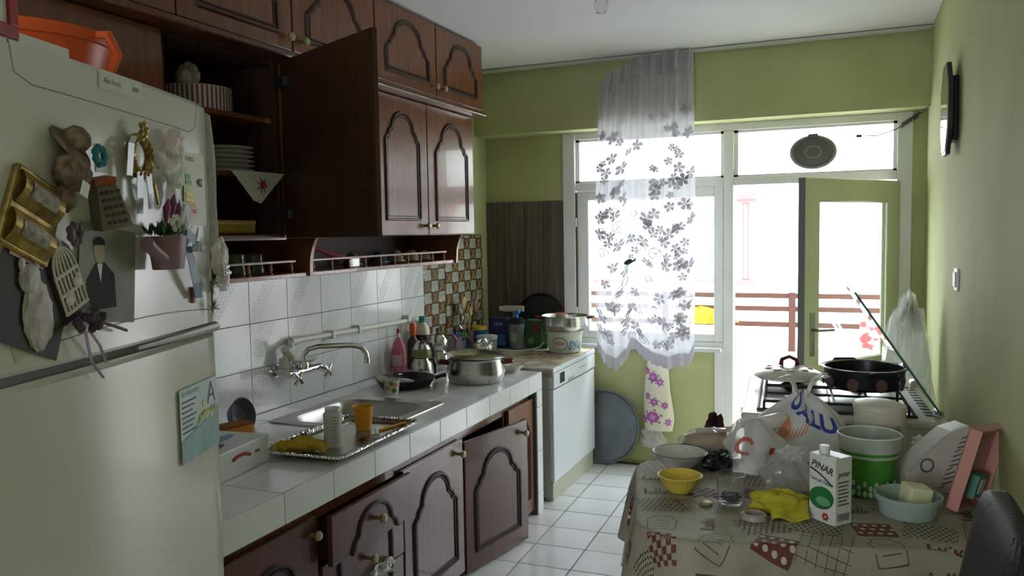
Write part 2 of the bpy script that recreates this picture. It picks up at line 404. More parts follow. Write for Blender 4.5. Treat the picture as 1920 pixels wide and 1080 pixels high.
MB().box((-2.1, -.09, 1.97), (.90, 0, 2.04), .01).build('cornice', RT, hs); MB().box((-2.1, -.07, .78), (.90, 0, .82), .01).build('string_course', RT, hs)
wn = MB().box((.28, -.03, .84), (.62, .0, 1.85)).build('house_window', mat('house_glass', srgb(120, 145, 190), .2), hs)
gr = MB()
for i in range(7): gr.box((.29+.053*i, -.06, .84), (.30+.053*i, -.045, 1.85))
for i in range(12): gr.box((.28, -.06, .86+.088*i), (.62, -.045, .87+.088*i))
gr.build('window_grille', mat('grille_white', (.7, .7, .72), .6), wn)
MB().box((.24, -.05, .80), (.28, 0, 1.89)).box((.62, -.05, .80), (.66, 0, 1.89)).box((.24, -.05, 1.85), (.66, 0, 1.90)).build('window_surround', FA, wn)
struct('street', MB().box((-12, 6.0, -6.1), (14, 11, -6)), mat('street_grey', (.4, .4, .4), .9))
# ------------------------------------------------------------ tiled counter
ctr = thing('tiled_worktop', 'long white tiled worktop holding the steel sink along the left wall', 'worktop', (0, 0, 0))
clg = thing('counter_upright', 'narrow white tiled upright carrying the worktop end beside the dishwasher', 'counter leg', (0, 0, 0))
CX, CY0, CY1 = .8113, 1.06, 3.555
SX0, SX1, SY0, SY1 = .165, .675, 2.09, 2.645          # sink cut-out
zt = HC-.008
cb = MB()
for a, b in (((.01, CY0, HC-.09), (CX-.008, SY0+.02, zt)), ((.01, SY1-.02, HC-.09), (CX-.008, CY1, zt)), ((.01, SY0+.02, HC-.09), (SX0+.02, SY1-.02, zt)), ((SX1-.02, SY0+.02, HC-.09), (CX-.008, SY1-.02, zt))): cb.box(a, b)
MB().box((.01, 3.475, 0), (CX-.008, CY1-.004, HC-.0965)).build('leg_core', GROUT, clg); MB().box((.01, CY0, 0), (CX-.1, CY0+.035, HC-.0965)).build('masonry_upright', GROUT, None, label='plain grey masonry upright under the worktop beside the refrigerator', cat='counter leg')
cb.build('counter_core', GROUT, ctr)
ctile = {}
def ct(name, a, b, par=None):
    k = tuple(round(b[i]-a[i], 3) for i in range(3))
    if k not in ctile: ctile[k] = MB().box(tuple(-q/2 for q in k), tuple(q/2 for q in k), .0013).build(name, WHITE_T, ctr); o = ctile[k]
    else: o = copyo(ctile[k]); o.name = name
    o.parent = par or ctr
    o.location = tuple((a[i]+b[i])/2 for i in range(3)); return o
FY0 = 1.3662-.2527; g = .0018
ys = [CY0]+[FY0+.249*k for k in range(1, 10)]+[CY1]
for i in range(len(ys)-1):
    a, b = ys[i]+g, ys[i+1]-g
    if b-a < .02: continue
    ct('front_tile', (CX-.008, a, HC-.0955), (CX, b, HC-.0005))
xs = [.012, .15, .40, .60, CX-.009]
for i in range(len(ys)-1):
    for j in range(4):
        a, b, c, d = ys[i]+g, ys[i+1]-g, xs[j]+g, xs[j+1]-g
        if b > SY0 and a < SY1 and d > SX0 and c < SX1:
            # cut tiles round the sink
            for (aa, bb, cc, dd) in ((a, min(b, SY0), c, d), (max(a, SY1), b, c, d), (max(a, SY0), min(b, SY1), c, min(d, SX0)), (max(a, SY0), min(b, SY1), max(c, SX1), d)):
                if bb-aa > .015 and dd-cc > .012: ct('counter_tile', (cc, aa, zt), (dd, bb, HC))
        else: ct('counter_tile', (c, a, zt), (d, b, HC))
for z0, z1 in ((.0, .118), (.12, .345), (.347, .59), (.592, HC-.098)):
    ct('leg_tile', (CX-.008, 3.477, z0+.001), (CX, CY1-.001, z1), clg)
# ------------------------------------------------------------ sink
sk = thing('kitchen_sink', 'stainless steel single bowl sink let into the white counter', 'sink', ((SX0+SX1)/2, (SY0+SY1)/2, HC))
def rrect(hx, hy, r, n=5):
    p = []
    for cx, cy, a in ((hx-r, hy-r, 0), (-hx+r, hy-r, 90), (-hx+r, -hy+r, 180), (hx-r, -hy+r, 270)): p += arcp(cx, cy, r, a, a+90, n)
    return p
hx, hy = (SX1-SX0)/2+.012, (SY1-SY0)/2+.012
rings = [(rrect(hx, hy, .03), .001), (rrect(hx-.003, hy-.003, .03), .006), (rrect(hx-.03, hy-.03, .03), .004), (rrect(hx-.055, hy-.06, .09), .0035), (rrect(hx-.062, hy-.067, .09), -.008), (rrect(hx-.075, hy-.08, .085), -.14), (rrect(hx-.11, hy-.115, .06), -.152), (rrect(.03, .03, .03), -.156)]
b = MB(); n = len(rings[0][0])
for i, (o_, z) in enumerate(rings): b.add([(x, y, z) for x, y in o_], [])
for i in range(len(rings)-1):
    for k in range(n): b.f.append((i*n+k, i*n+(k+1) % n, (i+1)*n+(k+1) % n, (i+1)*n+k))
b.f.append(tuple((len(rings)-1)*n+k for k in range(n)))
b.build('sink_bowl', STEEL_D, sk, smooth=True)
MB().lathe([(0, -.153), (.035, -.153), (.04, -.1555)], 20).build('drain', CHROME, sk, smooth=True)
ov = MB()
for k in range(4): ov.box((-.0018+.012*k-.02, -hy+.0785, -.05), (.0018+.012*k-.02, -hy+.0805, -.025))
ov.build('overflow_slots', BLACKP, sk)

# ------------------------------------------------------------ cabinet doors
def arch(w_, h_, top=.22, n=10):
    """cathedral arch outline, bottom-left origin"""
    a = h_-min(top, w_*.42); s = w_
    left = [(0, 0), (0, a), (.035*s, a+.012), (.075*s, a+.018), (.10*s, a+.04), (.15*s, a+.052), (.185*s, a+.06)]
    rise = h_-(a+.06)
    arcs = [(.185*s+(.5-.185)*s*(1-math.cos(PI/2*i/n)), a+.06+rise*math.sin(PI/2*i/n)) for i in range(1, n+1)]
    L = left+arcs
    return L+[(s-x, z) for x, z in L[-2::-1]]
KN = {}
def knob(parent, x, z, y=0):
    if 'k' not in KN:
        KN['k'] = MB().lathe([(.0075, 0), (.0065, .012), (.008, .017), (.0155, .022), (.0165, .029), (.012, .035), (0, .037)], 16, Matrix.Rotation(PI/2, 4, 'X')).build('knob', BRASS, parent, smooth=True); o = KN['k']
    else: o = copyo(KN['k'], parent)
    o.location = (x, y, z); return o
def cab_door(parent, x0, w_, h_, z0, m, mm, kx=None, kz=.06, t=.018, mx=.075, mz=.085, top=.2, y=0, name='door', mould=True, loc=None, rz=0, hollow=True):
    d = MB().box((0, 0, 0), (w_, t, h_), .003).build(name, m, parent, loc=loc or (x0, y, z0), rot=(0, 0, rz))
    if mould:
        pw, ph = w_-2*mx, h_-2*mz
        P = [(mx+x, mz+z) for x, z in arch(pw, ph, top)]
        MB().tube([(x, -.001, z) for x, z in P], .0095, 6, True).build('moulding', mm, d, smooth=True)
        cx_, cz_ = w_/2, h_/2
        P2 = [(cx_+(x-cx_)*(1-.032/pw*1.0), cz_+(z-cz_)*(1-.032/ph)) for x, z in P]
        MB().tube([(x, -.0005, z) for x, z in P2], .005, 6, True).build('inner_bead', mm, d, smooth=True)
    if kx is not None: knob(d, kx, kz)
    return d
R90 = PI/2
# ---- lower row, local x runs along the wall, local -y faces the room
XL = .79
def lower(name, y0, y1, label):
    t = thing(name, label, 'cabinet', (XL, y0, 0), R90); w_ = y1-y0
    b = MB().box((.002, .022, .02), (.02, .60, .62)).box((w_-.02, .022, .02), (w_-.002, .60, .62)).box((.002, .58, .02), (w_-.002, .60, .62)).box((.002, .022, .02), (w_-.002, .60, .04))
    b.build('carcass', WOOD_IN, t); return t, w_
t, w_ = lower('base_cabinet', 1.10, 1.545, 'dark cherry base cabinet with one closed arched door beside the refrigerator')
cab_door(t, .003, w_-.006, .60, .045, WOOD_L, MOULD_L, w_-.035, .548)
t, w_ = lower('drawer_cabinet', 1.552, 2.08, 'dark cherry drawer cabinet with a crooked pulled-out drawer and broken front')
for k, (z0, h_, out) in enumerate(((.475, .165, -.045), (.325, .145, -.004), (.175, .145, .0), (.04, .13, .0))):
    d = MB().box((.006, out, z0), (w_-.006, out+.02, z0+h_), .003).build('drawer', WOOD_L, t)
    MB().box((.03, out+.02, z0+.01), (w_-.03, .45, z0+h_-.05)).build('drawer_box', WOOD_IN, d)
    if k < 3: knob(d, w_*.52, z0+h_*(.45 if k == 0 else .5), out)
P = [(.10+x, .10+z) for x, z in arch(w_-.2, .505, .17)]
for z0, z1, out in ((.475, .64, -.045), (.325, .47, -.004), (.175, .32, 0), (.04, .17, 0)):
    run = []; b = MB()
    for i in range(len(P)):
        a_, c_ = P[i], P[(i+1) % len(P)]; m_ = max(1, int(math.hypot(c_[0]-a_[0], c_[1]-a_[1])/.008))
        for q in range(m_):
            x, z = a_[0]+(c_[0]-a_[0])*q/m_, a_[1]+(c_[1]-a_[1])*q/m_
            if z0+.004 < z < z1-.004: run.append((x, out-.001, z))
            else:
                if len(run) > 1: MB().tube(run, .0095, 6).build('moulding', MOULD_L, t, smooth=True)
                run = []
    if len(run) > 1: MB().tube(run, .0095, 6).build('moulding', MOULD_L, t, smooth=True)
t, w_ = lower('base_cabinet', 2.085, 2.605, 'dark cherry base cabinet with a scuffed arched door under the sink')
cab_door(t, .002, w_-.004, .60, .035, WOOD_L, MOULD_L, w_-.05, .545)
t, w_ = lower('base_cabinet', 2.612, 3.125, 'dark cherry base cabinet with its arched door hanging ajar')
cab_door(t, 0, w_-.004, .60, .015, WOOD_L, MOULD_L, w_-.05, .545, loc=(.002, -.004, .015), rz=-.20)
t, w_ = lower('base_cabinet', 3.13, 3.47, 'narrow brown base cabinet beside the tiled counter leg')
cab_door(t, .002, w_-.004, .615, .03, WOOD, MOULD, .03, .53, mx=.06)
ck = struct('trim_5', MB().box((.65, 1.06, 0), (.70, 3.47, .02)), WOOD_IN)
MB().box((XL-.05, 1.06, .625), (XL-.0225, 3.47, HC-.09)).build('counter_batten', WOOD_H, ctr)

# ---- upper rows
XU, XT = .35, .41
def upper(name, y0, y1, z0, z1, X, label, group=None):
    t = thing(name, label, 'cabinet', (X, y0, z0), R90, group); w_, h_ = y1-y0, z1-z0
    b = MB().box((.001, .02, 0), (.018, X-.004, h_)).box((w_-.018, .02, 0), (w_-.001, X-.004, h_)).box((.018, .02, 0), (w_-.018, X-.004, .018)).box((.018, .02, h_-.018), (w_-.018, X-.004, h_)).box((.018, X-.014, .018), (w_-.018, X-.004, h_-.018))
    b.build('carcass', WOOD_IN, t); return t, w_, h_
ZU0, ZU1, ZT1 = 1.535, 2.205, 2.605
ends = [.55, 1.43, 2.005, 2.585, 3.162, 3.725]
what = ['above the orange basin', 'above the open cupboard', 'above the swung-open door', 'with a brass knob at its lower right', 'at the window end of the top row']
for i in range(5):
    t, w_, h_ = upper('top_cabinet', ends[i], ends[i+1]-.003, 2.232, ZT1, XT, 'walnut top cabinet with an arched door '+what[i], 'walnut cabinets under the ceiling')
    n2 = 1
    cab_door(t, .003, w_-.006, h_-.012, .006, WOOD, MOULD, (w_-.04) if i in (1, 3) else .045, .045, mx=.085, mz=.055, top=.15)
MB().box((.02, .55, 2.206), (XT+.018, 3.735, 2.231), .006).build('cabinet_ledge', WOOD_H, None, label='long walnut ledge moulding between the two rows of wall cabinets', cat='moulding')
# closed one behind the basin, the open one, two hidden/visible doors
t, w_, h_ = upper('wall_cabinet', .75, 1.425, ZU0, ZU1, XU, 'walnut wall cabinet with closed arched door behind the orange basin')
cab_door(t, .003, w_-.006, h_-.006, .003, WOOD, MOULD, .04, .05, mx=.10, mz=.09)
t, w_, h_ = upper('wall_cabinet', 1.43, 2.0, ZU0, ZU1, XU, 'open walnut wall cabinet with plates on its shelves and wide door swung out')
MB().box((.018, .03, .435), (w_-.018, XU-.014, .453)).build('shelf', WOOD, t); MB().box((.018, .03, .225), (w_-.018, XU-.014, .241)).build('shelf', WOOD, t)
MB().box((.0, .0, -.006), (w_, .02, .012)).build('bottom_rail', WOOD_H, t)
hx_, hy_ = XU, 1.995; fx, fy = .945, 1.706
dw_ = math.hypot(fx-hx_, fy-hy_)
da = math.atan2(fy-hy_, fx-hx_)
dd = cab_door(t, 0, dw_, ZU1-ZU0, 0, mat('door_back_board', srgb(74, 48, 32), .45, col2=srgb(60, 37, 25), scale=3, stretch=(10, 10, 1)), MOULD, None, mould=False, loc=(w_-.005, -.002, 0), rz=da-R90)
for z in (.09, .585):
    MB().box((.0, -.024, z-.018), (.075, -.0, z+.018), .004).build('hinge', mat('hinge_metal', (.10, .10, .10), .35, .7), dd)
P = [(.10+x, .09+z) for x, z in arch(dw_-.2, ZU1-ZU0-.18, .2)]
MB().tube([(x, .019, z) for x, z in P], .0065, 6, True).build('moulding', MOULD, dd, smooth=True)
for k, (y0, y1) in enumerate(((2.005, 2.652), (2.657, 3.153), (3.157, 3.706))):
    t, w_, h_ = upper('wall_cabinet', y0, y1, ZU0, ZU1, XU, ['walnut wall cabinet hidden behind the swung-open door', 'walnut wall cabinet with tall arched door and knob at its lower right', 'walnut wall cabinet at the window end with tall arched door'][k])
    cab_door(t, .002, w_-.004, h_-.006, .003, WOOD, MOULD, (w_-.045) if k != 2 else .045, .045, mx=.085, mz=.075, top=.2)
# ---- open shelf with gallery rail under the wall cabinets
sh = thing('gallery_shelf', 'open walnut shelf with spindle gallery rail beneath the wall cabinets', 'shelf', (0, 0, 0))
MB().box((.012, 1.43, 1.375), (.30, 3.56, 1.393), .003).build('shelf_board', PINKWOOD, sh)
MB().box((.004, 1.43, 1.376), (.012, 3.56, 1.53)).build('back_panel', WOOD_IN, sh)
def bracket(y0, y1):
    P = [(.012, 1.376), (.31, 1.376), (.312, 1.42)]+[(.312+.03*0+(.345-.312)*(i/6)**2, 1.42+(1.533-1.42)*(i/6)) for i in range(1, 7)]+[(.012, 1.533)]
    M = Matrix(((1, 0, 0, 0), (0, 0, 1, 0), (0, 1, 0, 0), (0, 0, 0, 1)))
    MB().prism(P, y0, y1, M).build('bracket', PINKWOOD, sh)
bracket(2.195, 2.215); bracket(3.54, 3.56); bracket(1.43, 1.45)
for y0, y1 in ((1.46, 2.13), (2.235, 3.46)):
    rail = MB().box((.272, y0, 1.436), (.292, y1, 1.446), .003).build('gallery_rail', PINKWOOD, sh)
    nsp = max(4, int((y1-y0)/.125)); sp = None
    for k in range(nsp+1):
        y = y0+.02+(y1-y0-.04)*k/nsp
        if sp is None: sp = MB().lathe([(.009, 1.393), (.009, 1.398), (.005, 1.402), (.0085, 1.412), (.0045, 1.424), (.007, 1.431), (.008, 1.4365)], 10).build('spindle', PINKWOOD, sh, smooth=True); o = sp
        else: o = copyo(sp)
        o.location = (.282, y, 0)
# ------------------------------------------------------------ tap and pipe
tp = thing('wall_mixer_tap', 'chrome wall-mounted mixer tap with cross handles and swivel spout above the sink', 'tap', (0, 0, 0))
b = MB(); MY = Matrix.Rotation(PI/2, 4, 'Y')
for y in (2.315, 2.475): b.lathe([(.0, 0), (.034, 0), (.031, .012), (.018, .018), (.0, .018)], 20, T(.0115, y, .945) @ MY)
b.tube([(.02, 2.315, .945), (.095, 2.315, .942)], .016, 12).tube([(.02, 2.475, .945), (.095, 2.475, .942)], .016, 12)
b.tube([(.11, 2.28, .94), (.11, 2.51, .94)], .0185, 14); b.lathe([(.024, 0), (.024, .02), (.02, .03)], 16, T(.11, 2.395, .95))
b.build('tap_body', CHROME, tp, smooth=True)
sp = MB().tube([(.11, 2.395, .97), (.11, 2.397, 1.01), (.125, 2.41, 1.035), (.16, 2.44, 1.045), (.27, 2.535, 1.042), (.305, 2.565, 1.03), (.32, 2.578, 1.0), (.322, 2.58, .965)], .0125, 12).lathe([(.0145, 0), (.0145, .03)], 12, T(.322, 2.58, .955))
sp.build('spout', CHROME, tp, smooth=True)
for y, sx in ((2.30, -1), (2.49, 1)):
    h = MB(); c = Vector((.165, y+.012*sx, .925)); h.tube([(.11, y, .94), tuple(c)], .013, 10)
    for k in range(4):
        a = PI/4+PI/2*k; d_ = Vector((-.1, math.cos(a), math.sin(a)))*.034; h.tube([tuple(c), tuple(c+d_)], .0065, 8)
    h.blob(tuple(c), (.012, .012, .012), 10, 6); h.build('cross_handle', CHROME, tp, smooth=True)
b = MB().lathe([(0, 0), (.05, 0), (.058, .012), (0, .012)], 20, T(.085, 2.43, .975)); b.build('soap_dish', mat('soap_dish_grey', (.6, .6, .6), .3), tp, smooth=True)
PVC = mat('pvc_white', (.74, .73, .66), .4)
pp = MB().tube([(.045, 2.335, .965), (.055, 2.33, .995), (.06, 2.375, 1.045), (.035, 2.40, 1.062), (.033, 2.45, 1.066), (.033, 3.60, 1.045)], .0135, 12)
pp.lathe([(.021, -.03), (.021, .03)], 14, T(.06, 2.352, 1.02) @ Matrix.Rotation(.6, 4, 'X')).lathe([(.02, -.028), (.02, .028)], 14, T(.05, 2.333, .977)).lathe([(.019, -.025), (.019, .025)], 14, T(.034, 2.43, 1.065) @ Matrix.Rotation(PI/2, 4, 'X'))
pp.tube([(.033, 3.595, 1.045), (.033, 3.62, 1.042), (.033, 3.625, 1.02), (.033, 3.625, .86)], .017, 12)
pw = thing('water_pipe', 'white plastic water pipe running along the wall tiles from the tap', 'pipe', (0, 0, 0))
pp.build('pipe_run', PVC, pw, smooth=True)
for y in (2.72, 2.95, 3.45): MB().box((.0112, y-.012, 1.04), (.052, y+.012, 1.08), .004).build('pipe_clip', PVC, pw)
# ------------------------------------------------------------ refrigerator
FA_ = 1.89666; FO = (1.1633, .29, 0)
fr = thing('refrigerator', 'tall white two-door refrigerator covered with magnets, standing beside the counter', 'refrigerator', FO, FA_)
FWH = mat('fridge_enamel', srgb(205, 202, 194), .16, col2=srgb(199, 196, 187), scale=1.5, bump=.004, bscale=120)
FGR = mat('fridge_seam', srgb(110, 112, 104), .5); FW = .70; FU = -.11
def fb(u): return .026+.010*(1-((u-.35)/.35)**2)
MB().box((FU, .028, .03), (FW, .62, 1.845), .012).build('body', mat('fridge_side', srgb(196, 198, 186), .3), fr)
def slab(z0, z1, n=18, curve=0):
    """gently bowed door leaf; lower edge may sag in the middle"""
    b = MB(); P = []
    for k in range(n+1):
        u = FU+(FW-FU)*k/n; e = min(u-FU, FW-u); P.append((u, -fb(u)*min(1, (e/.012+.35)) if e < .008 else -fb(u)))
    zz = [z0, z0+.008, (z0+z1)/2, z1-.01, z1]; ins = [.008, 0, 0, 0, .010]
    vs = []; fs = []; m = n+1
    for z, i_ in zip(zz, ins):
        for u, y in P: vs.append((u, y+i_, z))
    for a in range(len(zz)-1):
        for k in range(n): fs.append((a*m+k, a*m+k+1, (a+1)*m+k+1, (a+1)*m+k))
    o = len(vs)
    for z in zz:
        vs += [(FU, .026, z), (FW, .026, z)]
    for a in range(len(zz)-1):
        fs.append((a*m, (a+1)*m, o+2*(a+1), o+2*a)); fs.append((a*m+n, o+2*a+1, o+2*(a+1)+1, (a+1)*m+n)); fs.append((o+2*a, o+2*a+2, o+2*a+3, o+2*a+1))
    L_ = (len(zz)-1)
    fs.append(tuple(range(n+1))+(o+1, o)); fs.append(tuple(L_*m+k for k in range(n+1))+(o+2*L_+1, o+2*L_))
    return b.add(vs, fs)
up = slab(1.338, 1.85).build('upper_door', FWH, fr, smooth=True, sharp=35)
lo = slab(.07, 1.322).build('lower_door', FWH, fr, smooth=True, sharp=35)
MB().box((FU, -.012, 1.3225), (FW, .026, 1.3375)).build('door_gap', mat('fridge_gap', (.10, .10, .095), .6), fr)
def fs_(u, z, d=0): return (u, -fb(u)-d, z)
hb = MB().tube([fs_(.30+.04*k, 1.334, .003) for k in range(10)], [.004+.0009*k for k in range(10)], 8); hb.build('handle', mat('handle_grey', (.32, .32, .30), .35, .5), up, smooth=True)
MB().tube([fs_(-.0+.0699*k, 1.372+.018*math.sin(PI*k/10), -.0012) for k in range(11)], .002, 6).build('door_crease', FGR, up)
# top trim panel, seam and name plate
MB().tube([fs_(.004, 1.848, -.001), fs_(.012, 1.80, -.001), fs_(.05, 1.786, -.001)]+[fs_(.05+.052*k, 1.786-.001*k, -.001) for k in range(1, 11)]+[fs_(.60, 1.79, -.001), fs_(.612, 1.845, -.001)], .0016, 6).build('panel_seam', FGR, up)
MB().grid(lambda a, b: fs_(.222+.145*a, 1.812+.034*b, .0012), 8, 2).build('name_plate', mat('plate_grey', srgb(190, 192, 180), .3), up)
INK = mat('ink_dark', (.05, .05, .06), .6)
decal('No Frost', .014, lambda x, y: fs_(.265+x, 1.828+y, .0018), INK, up); MB().grid(lambda a, b: fs_(.333+.02*a, 1.824+.008*b, .0018), 4, 2).build('plate_mark', FGR, up)
# lace runner over the top, scalloped edge hanging at the far side
LACE = film('lace_white', (.72, .70, .66), .9, .6, .3, .8, 90)
def lacef(a, b):
    y = .02+.52*a; d = .13*b
    if b < .35: return (FW-.05*(1-b/.35)+.004, y, 1.852)
    k = (b-.35)/.65; sc = .012*abs(math.sin(a*PI*14))*(k > .9)
    return (FW+.004+.026*min(1, k*4)+.005*abs(math.sin(k*34)), y-.035, 1.852-(.36-.10*a)*k+sc)
MB().grid(lacef, 80, 14).build('lace_runner', LACE, None, loc=FO, rot=(0, 0, FA_), solid=.002, label='white lace runner with scalloped edge hanging down the refrigerator side', cat='lace runner')

# --- magnets and papers: each placed on the upper door
def mag(name, label, cat, u, z, d=.0): 
    c, s_ = math.cos(FA_), math.sin(FA_); y = -fb(u)-d-.0005
    return thing(name, label, cat, (FO[0]+u*c-y*s_, FO[1]+u*s_+y*c, z), FA_+math.atan(.020*(u-.35)/.1225))
def rect(b, x0, x1, z0, z1, y=-.001, rot=0, n=1, t=.001):
    M = Matrix.Rotation(rot, 4, 'Y'); return b.box((x0, y-t, z0), (x1, y, z1), 0, M)
def paper(t, x0, x1, z0, z1, m, name='sheet', y=-.001, rot=0, t_=.0008): return rect(MB(), x0, x1, z0, z1, y, rot, t=t_).build(name, m, t)
GOLD = mat('gold_paint', srgb(178, 150, 84), .35, .6, col2=srgb(120, 96, 48), scale=40); RAF = mat('burlap', srgb(128, 106, 84), .9, col2=srgb(92, 74, 58), scale=70, bump=.6, bscale=120)
TEAL = mat('teal_flower', srgb(28, 110, 116), .7); SIL = mat('satin_silver', srgb(170, 172, 176), .3, .2); TUL = film('tulle_cream', (.78, .74, .68), .6, .5, .4, .6, 80); TULP = film('tulle_pink', (.80, .66, .64), .65, .5, .4, .6, 80)
DPUR = mat('dark_plum', srgb(52, 28, 44), .6); MAUVE = mat('mauve_ceramic', srgb(128, 96, 104), .45); LEAF = mat('leaf_green', srgb(74, 108, 52), .6, col2=srgb(46, 78, 34), scale=30); WHC = mat('white_card', srgb(216, 214, 204), .6)
BLUER = mat('blue_satin', srgb(66, 98, 128), .35, col2=srgb(48, 78, 108), scale=20); PURR = mat('purple_satin', srgb(112, 92, 120), .4)
def petals(b, c, r, n=6, tilt=.4, y=-.01, w_=.5):
    for k in range(n):
        a = 2*PI*k/n; b.blob((c[0]+r*.55*math.cos(a), c[1]+y*.5, c[2]+r*.55*math.sin(a)), (r*.45*w_*1.5, r*.22, r*.45*w_*1.5), 8, 5, .12, seed=k)
    return b
# straw bundle with teal flower
t = mag('burlap_hat_magnet', 'brown burlap hat-and-bag magnet with a teal flower on the refrigerator', 'magnet', .118, 1.667)
MB().lathe([(.046, 0), (.044, .004), (.024, .008), (.021, .026), (.012, .034), (0, .035)], 18, T(.004, -.006, .034) @ Matrix.Rotation(.95, 4, 'X') @ Matrix.Rotation(.2, 4, 'Y')).build('hat', RAF, t, smooth=True)
MB().blob((-.012, -.02, -.012), (.042, .02, .032), 14, 8, .12, seed=2).build('pouch', RAF, t); petals(MB(), (.042, -.03, .018), .024, 7).build('flower', TEAL, t)
MB().blob((-.02, -.012, -.055), (.022, .012, .025), 10, 6, .2, seed=3).build('tassel', RAF, t); paper(t, -.004, .016, -.055, -.03, WHC, 'tag', -.04, .4)
# gold wreath frame with ribbons
t = mag('gold_wreath_magnet', 'gold wreath magnet holding a white cameo with grey ribbon tails', 'magnet', .325, 1.70)
b = MB()
for k in range(16): a = 2*PI*k/16; b.blob((.033*math.cos(a), -.014, .036*math.sin(a)), (.009, .009, .009), 8, 5, .2, seed=k)
b.tube([(.033*math.cos(2*PI*k/20), -.01, .036*math.sin(2*PI*k/20)) for k in range(20)], .007, 6, True); petals(b, (0, -.018, .05), .02, 5); b.build('wreath', GOLD, t, smooth=True)
MB().blob((0, -.008, 0), (.022, .008, .026), 14, 8).build('cameo', mat('cameo_white', (.85, .85, .84), .3), t, smooth=True)
def ribbon(t, pts, w_, m, name='ribbon', axis=(1, 0, 0)):
    b = MB(); n = len(pts); ax = Vector(axis)*w_/2
    b.add([tuple(Vector(q)+ax*s) for q in pts for s in (-1, 1)], [(2*i, 2*i+1, 2*i+3, 2*i+2) for i in range(n-1)]); return b.build(name, m, t, solid=.0012)
ribbon(t, [(-.03, -.02, .035), (-.045, -.022, .02), (-.05, -.018, -.04)], .02, SIL); ribbon(t, [(-.015, -.02, -.03), (-.02, -.02, -.08), (-.012, -.014, -.11)], .022, SIL); ribbon(t, [(.015, -.02, -.03), (.02, -.02, -.07), (.03, -.014, -.10)], .02, SIL)
MB().tube([(.035, -.02, -.05), (.05, -.018, -.09)], .003, 6).build('gold_pin', GOLD, t)
# tulle sachet
t = mag('tulle_sachet_magnet', 'cream tulle sachet magnet with a pink frilly top', 'magnet', .448, 1.69)
MB().blob((0, -.02, .045), (.028, .018, .03), 12, 8, .25, seed=5).build('frill', TULP, t); MB().blob((-.005, -.02, -.01), (.03, .02, .035), 12, 8, .2, seed=6).blob((-.012, -.016, -.055), (.02, .012, .035), 10, 6, .25, seed=7).build('pouch', TUL, t); MB().blob((-.045, -.012, .01), (.022, .01, .02), 10, 6, .25, seed=8).build('bow', TUL, t)
# gilt open book
t = mag('gilt_book_magnet', 'gold framed open-book plaque magnet with engraved pages', 'magnet', .022, 1.58)
M = Matrix.Rotation(.42, 4, 'Y')
MB().box((-.055, -.012, -.065), (.055, 0, .065), .004, M).build('plaque', GOLD, t)
for z in (.031, -.031):
    MB().grid(lambda a, b, z=z: tuple(M @ Vector((-.047+.094*a, -.013-.012*math.sin(PI*b), z-.027+.054*b))), 6, 8).build('page', GOLD, t)
    MB().grid(lambda a, b, z=z: tuple(M @ Vector((-.03+.06*a, -.0265+.006*abs(b-.5), z-.013+.026*b))), 4, 5).build('page_text', mat('aged_silver', srgb(150, 146, 128), .5, .3, col2=srgb(110, 104, 86), scale=90), t)
# toy grater
t = mag('grater_magnet', 'small steel grater magnet with a red-brown top', 'magnet', .205, 1.612)
M = Matrix.Rotation(-.25, 4, 'Y') @ Matrix.Rotation(-.55, 4, 'Z')
gp = MB(); gp.add([(-.028, -.05, -.045), (.028, -.05, -.045), (.034, -.0, -.045), (-.034, -.0, -.045), (-.017, -.038, .03), (.017, -.038, .03), (.022, -.006, .03), (-.022, -.006, .03)], [(0, 1, 2, 3), (4, 5, 6, 7), (0, 1, 5, 4), (1, 2, 6, 5), (2, 3, 7, 6), (3, 0, 4, 7)], M); gp.build('grater_body', mat('grater_tin', srgb(120, 112, 106), .4, .5), t)
b = MB()
for i in range(4):
    for j in range(5): b.box((-.015+.0095*i, -.0515+.0018*j, -.036+.013*j), (-.010+.0095*i, -.047+.0018*j, -.031+.013*j), 0, M)
b.build('grater_holes', INK, t, kind='stuff')
MB().box((-.02, -.04, .03), (.02, -.004, .043), .004, M).build('top_handle', mat('rust_red', srgb(150, 72, 44), .5), t)
paper(t, -.005, .03, .05, .10, mat('grey_sticker', srgb(168, 170, 180), .4), 'backing', 0)
# portrait print
t = mag('portrait_photo', 'old portrait photograph of a dark-suited person behind the watering can magnet', 'photo print', .215, 1.48, .003)
paper(t, -.085, .085, -.085, .085, mat('photo_grey', srgb(138, 136, 126), .6, col2=srgb(108, 108, 100), scale=6), 'print', rot=.12)
MB().grid(lambda a, b: (-.025+.016*math.cos(2*PI*a)*b, -.0026, .042+.022*math.sin(2*PI*a)*b), 20, 2, True).build('printed_face', mat('photo_face', srgb(172, 158, 142), .7), t)
MB().grid(lambda a, b: (-.025+.0175*math.cos(PI*a)*b, -.0032, .053+.015*math.sin(PI*a)*b), 14, 2).build('printed_hair', mat('photo_dark', srgb(24, 22, 24), .8), t)
MB().add([(-.07, -.002, -.06), (.02, -.002, -.06), (.018, -.002, -.0), (-.01, -.002, .022), (-.038, -.002, .022), (-.066, -.002, -.005)], [(0, 1, 2, 3, 4, 5)]).build('printed_suit', mat('photo_suit', srgb(40, 40, 42), .8), t)
MB().add([(-.033, -.0023, .02), (-.017, -.0023, .02), (-.025, -.0023, -.012)], [(0, 1, 2)]).build('printed_shirt', WHC, t)
